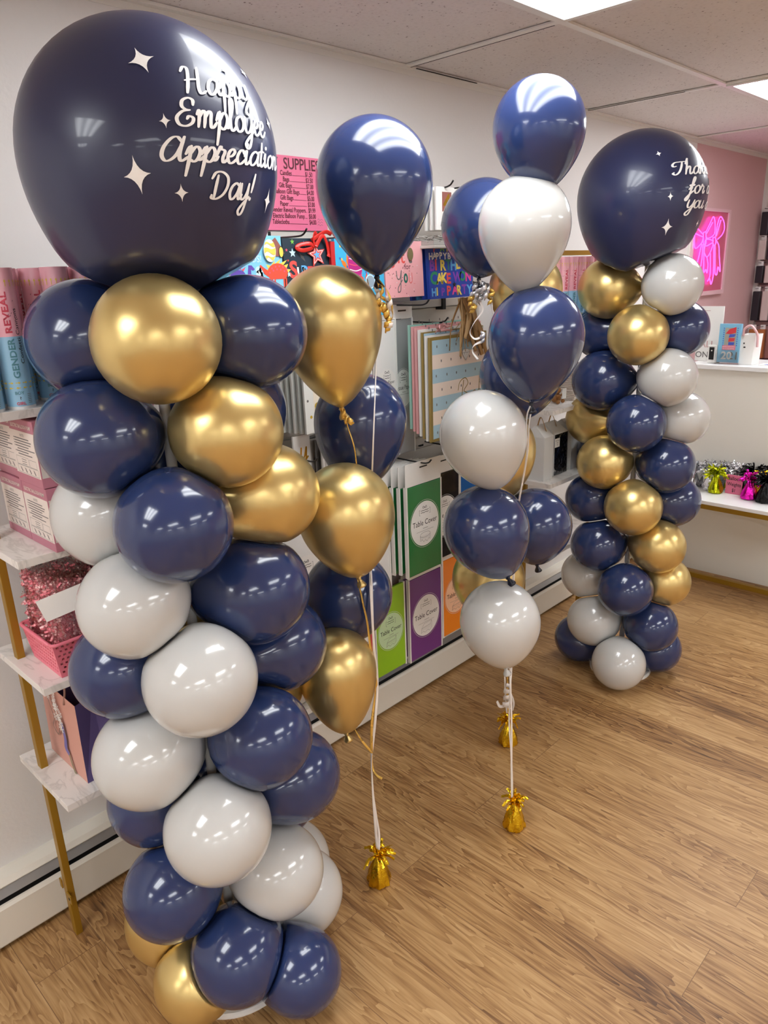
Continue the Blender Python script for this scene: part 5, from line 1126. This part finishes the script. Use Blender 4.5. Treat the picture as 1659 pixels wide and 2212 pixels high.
# ---- floating balloons
HB = [
('h1','navy',(-1.198,1.221,1.888),.1255,(-1.199,1.22,1.695),'navy floating balloon left of centre with a black rolled neck, top of the nearest bunch',1.0),
('h2','gold',(-1.277,1.14,1.602),.119,(-1.265,1.153,1.405),'tall gold chrome floating balloon behind the near column with a gold knot',1.0),
('h3','navy',(-1.236,1.184,1.372),.110,(-1.244,1.176,1.20),'navy floating balloon under the tall gold one with ribbons crossing it',1.10),
('h4','gold',(-1.268,1.15,1.148),.120,(-1.252,1.168,.975),'middle gold chrome floating balloon of the nearest bunch, left of the green table covers',1.0),
('h5','navy',(-1.272,1.146,.928),.113,(-1.265,1.153,.800),'dark navy floating balloon behind the middle gold one, left of the lime table cover',1.08),
('h6','gold',(-1.298,1.114,.724),.104,(-1.288,1.126,.524),'lowest gold chrome floating balloon of the nearest bunch, above the baseboard heater',1.0),
('i1','navy',(-1.059,1.637,2.012),.108,(-1.055,1.639,1.865),'highest navy floating balloon just below the ceiling tiles',1.0),
('i2','white',(-1.083,1.621,1.802),.112,(-1.083,1.622,1.635),'upper white floating balloon directly under the highest navy one',1.0),
('i3','navy',(-1.426,1.919,1.829),.129,(-1.437,1.91,1.675),'navy floating balloon half hidden behind the left of the upper white one',1.0),
('i4','gold',(-1.323,1.993,1.639),.112,(-1.314,1.999,1.494),'gold floating balloon hidden behind the upper white one',1.04),
('i5','navy',(-1.054,1.64,1.535),.121,(-1.06,1.636,1.364),'middle navy floating balloon of the right bunch with black knot and white ribbons',1.0),
('i6','navy',(-1.331,1.988,1.38),.130,(-1.328,1.99,1.231),'navy floating balloon behind the lower left of the middle navy one',1.0),
('i7','white',(-1.161,1.563,1.281),.117,(-1.13,1.588,1.128),'middle white floating balloon right of the striped gift bags',1.0),
('i8','gold',(-1.384,1.951,1.14),.119,(-1.367,1.963,.963),'gold floating balloon mostly hidden behind the middle white one',1.0),
('i9','navy',(-1.154,1.57,1.016),.119,(-1.104,1.607,.869),'navy floating balloon above the lowest white one',1.0),
('i10','navy',(-1.282,2.018,.874),.124,(-1.272,2.024,.733),'navy floating balloon in front of the far shelf, right of the lower navy one',1.0),
('i11','gold',(-1.409,1.932,.677),.126,(-1.408,1.933,.514),'gold floating balloon behind the lowest white one',1.0),
('i12','white',(-1.121,1.595,.731),.116,(-1.106,1.605,.581),'lowest white floating balloon above the gold weights',1.0)]
CAMP = Vector((0, 0, 1.7)); HP = []
for n, c, p, R, kp, lab, k in HB:
    p = CAMP+(Vector(p)-CAMP)*k; kp = CAMP+(Vector(kp)-CAMP)*k; HP.append((n, c, p, R*k, kp, lab))
m_knotblk = mat('rolled_neck_dark', (16, 20, 38), .3); m_knot = {'navy': m_knotblk, 'gold': m_gold, 'white': m_whitel}
for n, c, p, R, kp, lab in HP:
    ax = (p-kp); tail = ax.length*.985
    vs_, fs = balloon_mesh(p, R, ax, tail, seg=56, front=1.03, mixr={'h1': .5, 'h2': .5, 'i2': .5}.get(n, .62))
    mb = MB(); mb.mesh(vs_, fs, BAL[c]); o = part('balloon', mb, smooth=True, origin=p)
    tag(o, lab, 'balloon', 'floating balloons of the nearest bunch' if n[0] == 'h' else 'floating balloons of the right bunches')
    a = -ax.normalized(); a = (a+Vector((.25*((hash(n[1:]) % 3)-1) if False else .12, .1, 0))).normalized()
    mb = MB(); mb.lathe([(.004, -.004), (.007, .001), (.0045, .005), (.006, .009), (.010, .017), (.0125, .022), (.0115, .025), (.008, .024), (.004, .014)], m_knot[c], kp, a, n=16, fn=lambda t, j: 1+(.12*math.sin(3*t) if j < 5 else 0))
    part('knot', mb, o, smooth=True)

# ---- ribbons
RB = dict(
w1_white=('white','white ribbon from the topmost balloon of the nearest bunch down to its gathering knot',[(-1.202,1.222,1.689),(-1.275,1.289,1.587),(-1.279,1.285,1.477),(-1.214,1.208,1.382),(-1.22,1.203,1.282),(-1.333,1.301,1.106),(-1.275,1.231,.958),(-1.233,1.189,.906),(-1.231,1.19,.774),(-1.243,1.207,.652),(-1.236,1.185,.551),(-1.245,1.176,.456)]),
w1_white2=('white','second white ribbon running beside the first in the nearest bunch',[(-1.244,1.235,1.689),(-1.323,1.326,1.584),(-1.292,1.272,1.245),(-1.345,1.302,1.038),(-1.259,1.219,.94),(-1.232,1.189,.801),(-1.254,1.209,.617),(-1.254,1.195,.523),(-1.246,1.177,.456)]),
w1_gold=('gold','gold ribbon hanging from the tall gold balloon across the navy one',[(-1.251,1.14,1.407),(-1.25,1.156,1.36),(-1.247,1.173,1.29),(-1.356,1.277,1.108),(-1.295,1.21,.96),(-1.262,1.186,.899),(-1.241,1.18,.842),(-1.235,1.186,.706),(-1.246,1.204,.638),(-1.242,1.179,.551),(-1.246,1.175,.456)]),
w1_gold2=('gold','gold ribbon from the middle gold balloon joining the others above the heater',[(-1.255,1.165,.972),(-1.247,1.173,.901),(-1.24,1.181,.828),(-1.233,1.188,.706),(-1.245,1.205,.638),(-1.241,1.18,.537),(-1.245,1.176,.456)]),
w1_gold3=('gold','short gold ribbon from the lowest gold balloon to the gathering knot',[(-1.274,1.144,.533),(-1.263,1.156,.498),(-1.25,1.17,.467),(-1.245,1.176,.453)]),
w1_tail=('gold','loose gold ribbon end curling out to the right under the gathering knot',[(-1.245,1.176,.453),(-1.244,1.177,.403),(-1.223,1.17,.395),(-1.206,1.173,.391)]),
w1_low=('white','white ribbon from the gathering knot to the nearest gold weight',[(-1.245,1.176,.453),(-1.246,1.174,.403),(-1.246,1.174,.311),(-1.245,1.176,.2),(-1.243,1.177,.131)]),
w1_low2=('white','second white ribbon strand to the nearest gold weight',[(-1.254,1.181,.446),(-1.254,1.18,.35),(-1.25,1.185,.239),(-1.246,1.189,.174),(-1.24,1.18,.126)]),
w2_a=('white','long white ribbon down the right bunch to the middle gold weight',[(-1.062,1.635,1.36),(-1.064,1.622,1.326),(-1.057,1.614,1.228),(-1.102,1.645,1.07),(-1.165,1.723,.915),(-1.126,1.664,.852),(-1.174,1.729,.666),(-1.118,1.646,.554),(-1.095,1.614,.526),(-1.095,1.613,.394),(-1.089,1.617,.296),(-1.085,1.62,.178),(-1.084,1.62,.122)]),
w2_b=('white','second long white ribbon beside it to the middle gold weight',[(-1.058,1.638,1.354),(-1.059,1.626,1.313),(-1.055,1.616,1.228),(-1.099,1.647,1.077),(-1.167,1.734,.912),(-1.129,1.675,.848),(-1.176,1.74,.662),(-1.12,1.657,.548),(-1.093,1.614,.526),(-1.089,1.617,.395),(-1.087,1.618,.246),(-1.084,1.62,.122)]),
w3_a=('white','white ribbon down to the rear gold weight, left strand',[(-1.338,1.983,.695),(-1.349,1.976,.535),(-1.359,1.969,.327),(-1.356,1.971,.215),(-1.351,1.974,.137)]),
w3_b=('gold','thin gold ribbon down to the rear gold weight, right strand',[(-1.38,1.955,.93),(-1.353,1.973,.327),(-1.351,1.975,.216),(-1.348,1.976,.137)]))
RM = {'white': m_ribw, 'gold': m_ribg, 'silver': m_ribs}
for k, (c, lab, P) in RB.items():
    mb = MB(); mb.tube(smooth_path(P, 7), .0038 if c == 'white' else .0036, RM[c], n=8, flat=.4, twist=2.2, ref=(.8, -.5, 0)); tag(part('ribbon', mb, smooth=True), lab, 'ribbon', 'balloon ribbons')
def curl(a, b_, r, turns, m, w=.0045, pn='curl', parent=None, taper=False):
    a, b_ = Vector(a), Vector(b_); d = (b_-a); L_ = d.length; d.normalize(); u = d.orthogonal().normalized(); v = d.cross(u); P = []
    n = int(turns*14)+2
    for i in range(n):
        t = i/(n-1); rr = r*(.55+.45*math.sin(PI*min(t*1.15, 1))); P.append(a+d*(L_*t)+u*(rr*math.cos(2*PI*turns*t))+v*(rr*math.sin(2*PI*turns*t)))
    mb = MB()
    vs_ = []; fs = []
    for i, p in enumerate(P):
        q = d*w; vs_ += [p-q, p+q]
        if i: fs.append((2*i-2, 2*i-1, 2*i+1, 2*i))
    mb.mesh(vs_, fs, m); o = part(pn, mb, parent, smooth=True); md = o.modifiers.new('s', 'SOLIDIFY'); md.thickness = .0006
    return o
t = thing('curled_ribbon', 'curled gold and white ribbon ends hanging from the top navy balloon of the nearest bunch', 'ribbon', (-1.185, 1.21, 1.65), 'curled ribbon clusters')
for a, b_, r, n, m in (((-1.186,1.212,1.682),(-1.176,1.218,1.640),.006,1.6,m_ribg), ((-1.19,1.205,1.655),(-1.184,1.214,1.622),.008,2,m_ribg), ((-1.181,1.215,1.639),(-1.170,1.226,1.596),.0075,3.2,m_ribg), ((-1.172,1.224,1.653),(-1.167,1.230,1.618),.007,1.6,m_ribw), ((-1.173,1.224,1.602),(-1.175,1.221,1.578),.0078,2.2,m_ribg), ((-1.172,1.225,1.597),(-1.173,1.224,1.588),.009,1.1,m_ribw), ((-1.19,1.207,1.672),(-1.188,1.21,1.645),.007,1.2,m_ribw)): curl(a, b_, r, n, m, .0055, parent=t)
mb = MB(); mb.tube(smooth_path([(-1.196,1.219,1.69),(-1.175,1.224,1.668),(-1.168,1.23,1.64),(-1.166,1.231,1.61),(-1.172,1.225,1.60)], 6), .0028, m_ribg, flat=.2, twist=6); part('strand', mb, t, smooth=True)
t = thing('curled_ribbon', 'cluster of silver white ribbon curls with gold tips under the half hidden navy balloon', 'ribbon', (-1.437, 1.912, 1.64), 'curled ribbon clusters')
rnd = random.Random(5)
for k in range(9):
    a = Vector((-1.432+rnd.uniform(-.03, .03), 1.914+rnd.uniform(-.02, .02), 1.665+rnd.uniform(-.01, .006))); b_ = a+Vector((rnd.uniform(-.02, .02), rnd.uniform(-.012, .012), -rnd.uniform(.035, .055))); curl(a, b_, .011, rnd.uniform(1.6, 2.8), m_ribs, .006, parent=t)
for a, b_ in (((-1.405,1.935,1.645),(-1.412,1.93,1.60)), ((-1.455,1.90,1.632),(-1.462,1.896,1.60)), ((-1.45,1.905,1.598),(-1.458,1.90,1.578))): curl(a, b_, .010, 2, m_ribg, .006, parent=t)
for P in ([(-1.436,1.915,1.61),(-1.43,1.918,1.58),(-1.452,1.905,1.545),(-1.463,1.898,1.515),(-1.45,1.906,1.495),(-1.428,1.92,1.502)], [(-1.43,1.92,1.487),(-1.452,1.905,1.475),(-1.456,1.902,1.455),(-1.44,1.91,1.43)], [(-1.410,1.935,1.612),(-1.404,1.938,1.56),(-1.402,1.94,1.50)]):
    mb = MB(); mb.tube(smooth_path(P, 7), .0038, m_ribw, flat=.18, twist=3); part('strand', mb, t, smooth=True)
curl((-1.43,1.92,1.515), (-1.43,1.92,1.485), .009, 2, m_ribs, .006, parent=t)
t = thing('curled_ribbon', 'small gold ribbon curl at the knot of the tall gold balloon', 'ribbon', (-1.238, 1.139, 1.39), 'curled ribbon clusters')
curl((-1.250,1.139,1.408), (-1.240,1.142,1.376), .007, 2, m_ribg, .005, parent=t); curl((-1.236,1.145,1.382), (-1.230,1.149,1.376), .007, 1.4, m_ribg, .006, parent=t)
t = thing('curled_ribbon', 'white ribbon curls just above the rear gold weight', 'ribbon', (-1.335, 1.96, .2), 'curled ribbon clusters')
curl((-1.338,1.962,.265), (-1.345,1.957,.20), .013, 2.6, m_ribw, .008, parent=t); curl((-1.345,1.957,.21), (-1.34,1.955,.175), .015, 1.6, m_ribw, .008, parent=t)
for P in ([(-1.333,1.962,.24),(-1.318,1.966,.20),(-1.322,1.966,.165)], [(-1.345,1.955,.18),(-1.362,1.945,.175),(-1.372,1.94,.195)], [(-1.35,1.955,.178),(-1.335,1.962,.172),(-1.318,1.968,.168)]):
    mb = MB(); mb.tube(smooth_path(P, 6), .0055, m_ribw, flat=.25, twist=1); part('strand', mb, t, smooth=True)

# ---- foil balloon weights
def weight(x, y, z, m, lab, s=1., seed=1, grp='gold foil balloon weights', tass=46, tr=1.):
    rnd = random.Random(seed); t = thing('balloon_weight', lab, 'balloon weight', (x, y, z), grp)
    ph = [rnd.uniform(0, 6) for _ in range(6)]
    fn = lambda th, j: 1+.07*math.sin(7*th+ph[j % 6]*.6+j*.5)+.05*math.sin(13*th+ph[(j+2) % 6])
    mb = MB(); pr = [(0, .0005), (.027, .001), (.031, .006), (.030, .018), (.026, .034), (.020, .052), (.013, .068), (.007, .078), (.0055, .084), (.009, .092)]
    mb.lathe([(a*s, b_*s) for a, b_ in pr], m, (x, y, z), n=40, fn=fn); part('foil_body', mb, t, smooth='auto')
    mb = MB()
    for k in range(tass):
        th = rnd.uniform(0, 2*PI); el = rnd.uniform(-.15, 1.1); L_ = rnd.uniform(.028, .046)*s*tr; a = Vector((x, y, z+.082*s)); d = Vector((math.cos(th)*math.cos(el), math.sin(th)*math.cos(el), math.sin(el)))
        b_ = a+d*L_*.6+Vector((0, 0, .006*s)); c = a+d*L_+Vector((rnd.uniform(-.008, .008), rnd.uniform(-.008, .008), rnd.uniform(-.014, .004)))*s
        mb.tube(smooth_path([a, b_, c], 3), .0036*s, m, n=4, flat=.12, twist=rnd.uniform(-2.5, 2.5), ref=(rnd.uniform(-1, 1), rnd.uniform(-1, 1), .2))
    part('foil_tassel', mb, t); return t
weight(-1.250, 1.185, 0, m_foil, 'gold foil balloon weight standing nearest on the wood floor', 1.12, 1)
weight(-1.085, 1.635, 0, m_foil, 'gold foil balloon weight in the middle of the floor, right of the nearest one', 1.12, 2)
weight(-1.350, 1.985, 0, m_foil, 'gold foil balloon weight farthest back on the floor', 1.12, 3)
gw = 'balloon weights on the display bench'; bz = .5205
for k, (x, y, lab) in enumerate(((-1.52, 3.98, 'silver foil balloon weight at the left end of the display bench'), (-1.465, 4.02, 'second silver foil balloon weight on the display bench'), (-1.42, 3.965, 'third silver foil balloon weight, left of the lime one'), (-1.355, 4.03, 'silver foil balloon weight behind the lime one'), (-1.30, 4.035, 'silver foil balloon weight behind the pink price card'))): weight(x, y, bz, m_foil_s, lab, 1.15, 20+k, gw, 90, 1.5)
weight(-1.378, 3.93, bz, m_foil_l, 'lime gold foil balloon weight beside the pink price card', 1.2, 30, gw, 70, 1.2)
weight(-1.205, 3.915, bz, m_foil_m, 'magenta foil balloon weight on the display bench', 1.2, 31, gw, 60, 1.2)
weight(-1.225, 4.02, bz, m_foil_b, 'black foil balloon weight behind the magenta one', 1.25, 32, gw, 90, 1.4)
weight(-1.168, 3.965, bz, m_foil, 'gold foil balloon weight between the magenta and black ones', 1.2, 33, gw, 60, 1.2)
weight(-1.125, 3.90, bz, m_foil_b, 'black foil balloon weight right of the magenta one', 1.25, 34, gw, 80, 1.3)
weight(-1.13, 4.01, bz, m_foil_b, 'black foil balloon weight at the back right of the display bench', 1.25, 35, gw, 80, 1.3)
t = thing('price_card', 'pink card reading Balloon Weights $1 on the display bench', 'sign', (-1.293, 3.95, bz)); mb = MB()
mb.box(-1.335, -1.252, 3.952, 3.958, bz, .623, m_sign); part('card', mb, t); F = frame((-1.335, 3.9515, bz), (1, 0, 0), (0, 0, 1)); mb = MB()
text(mb, F, 'Balloon', .0415, .076, .027, m_ink, .0003, 'C', width=.066, bold=.01); text(mb, F, 'Weights', .0415, .044, .027, m_ink, .0003, 'C', width=.070, bold=.01); text(mb, F, '$1', .0415, .012, .027, m_ink, .0003, 'C', bold=.01, sx=.7); part('lettering', mb, t)
bpy.context.view_layer.update()
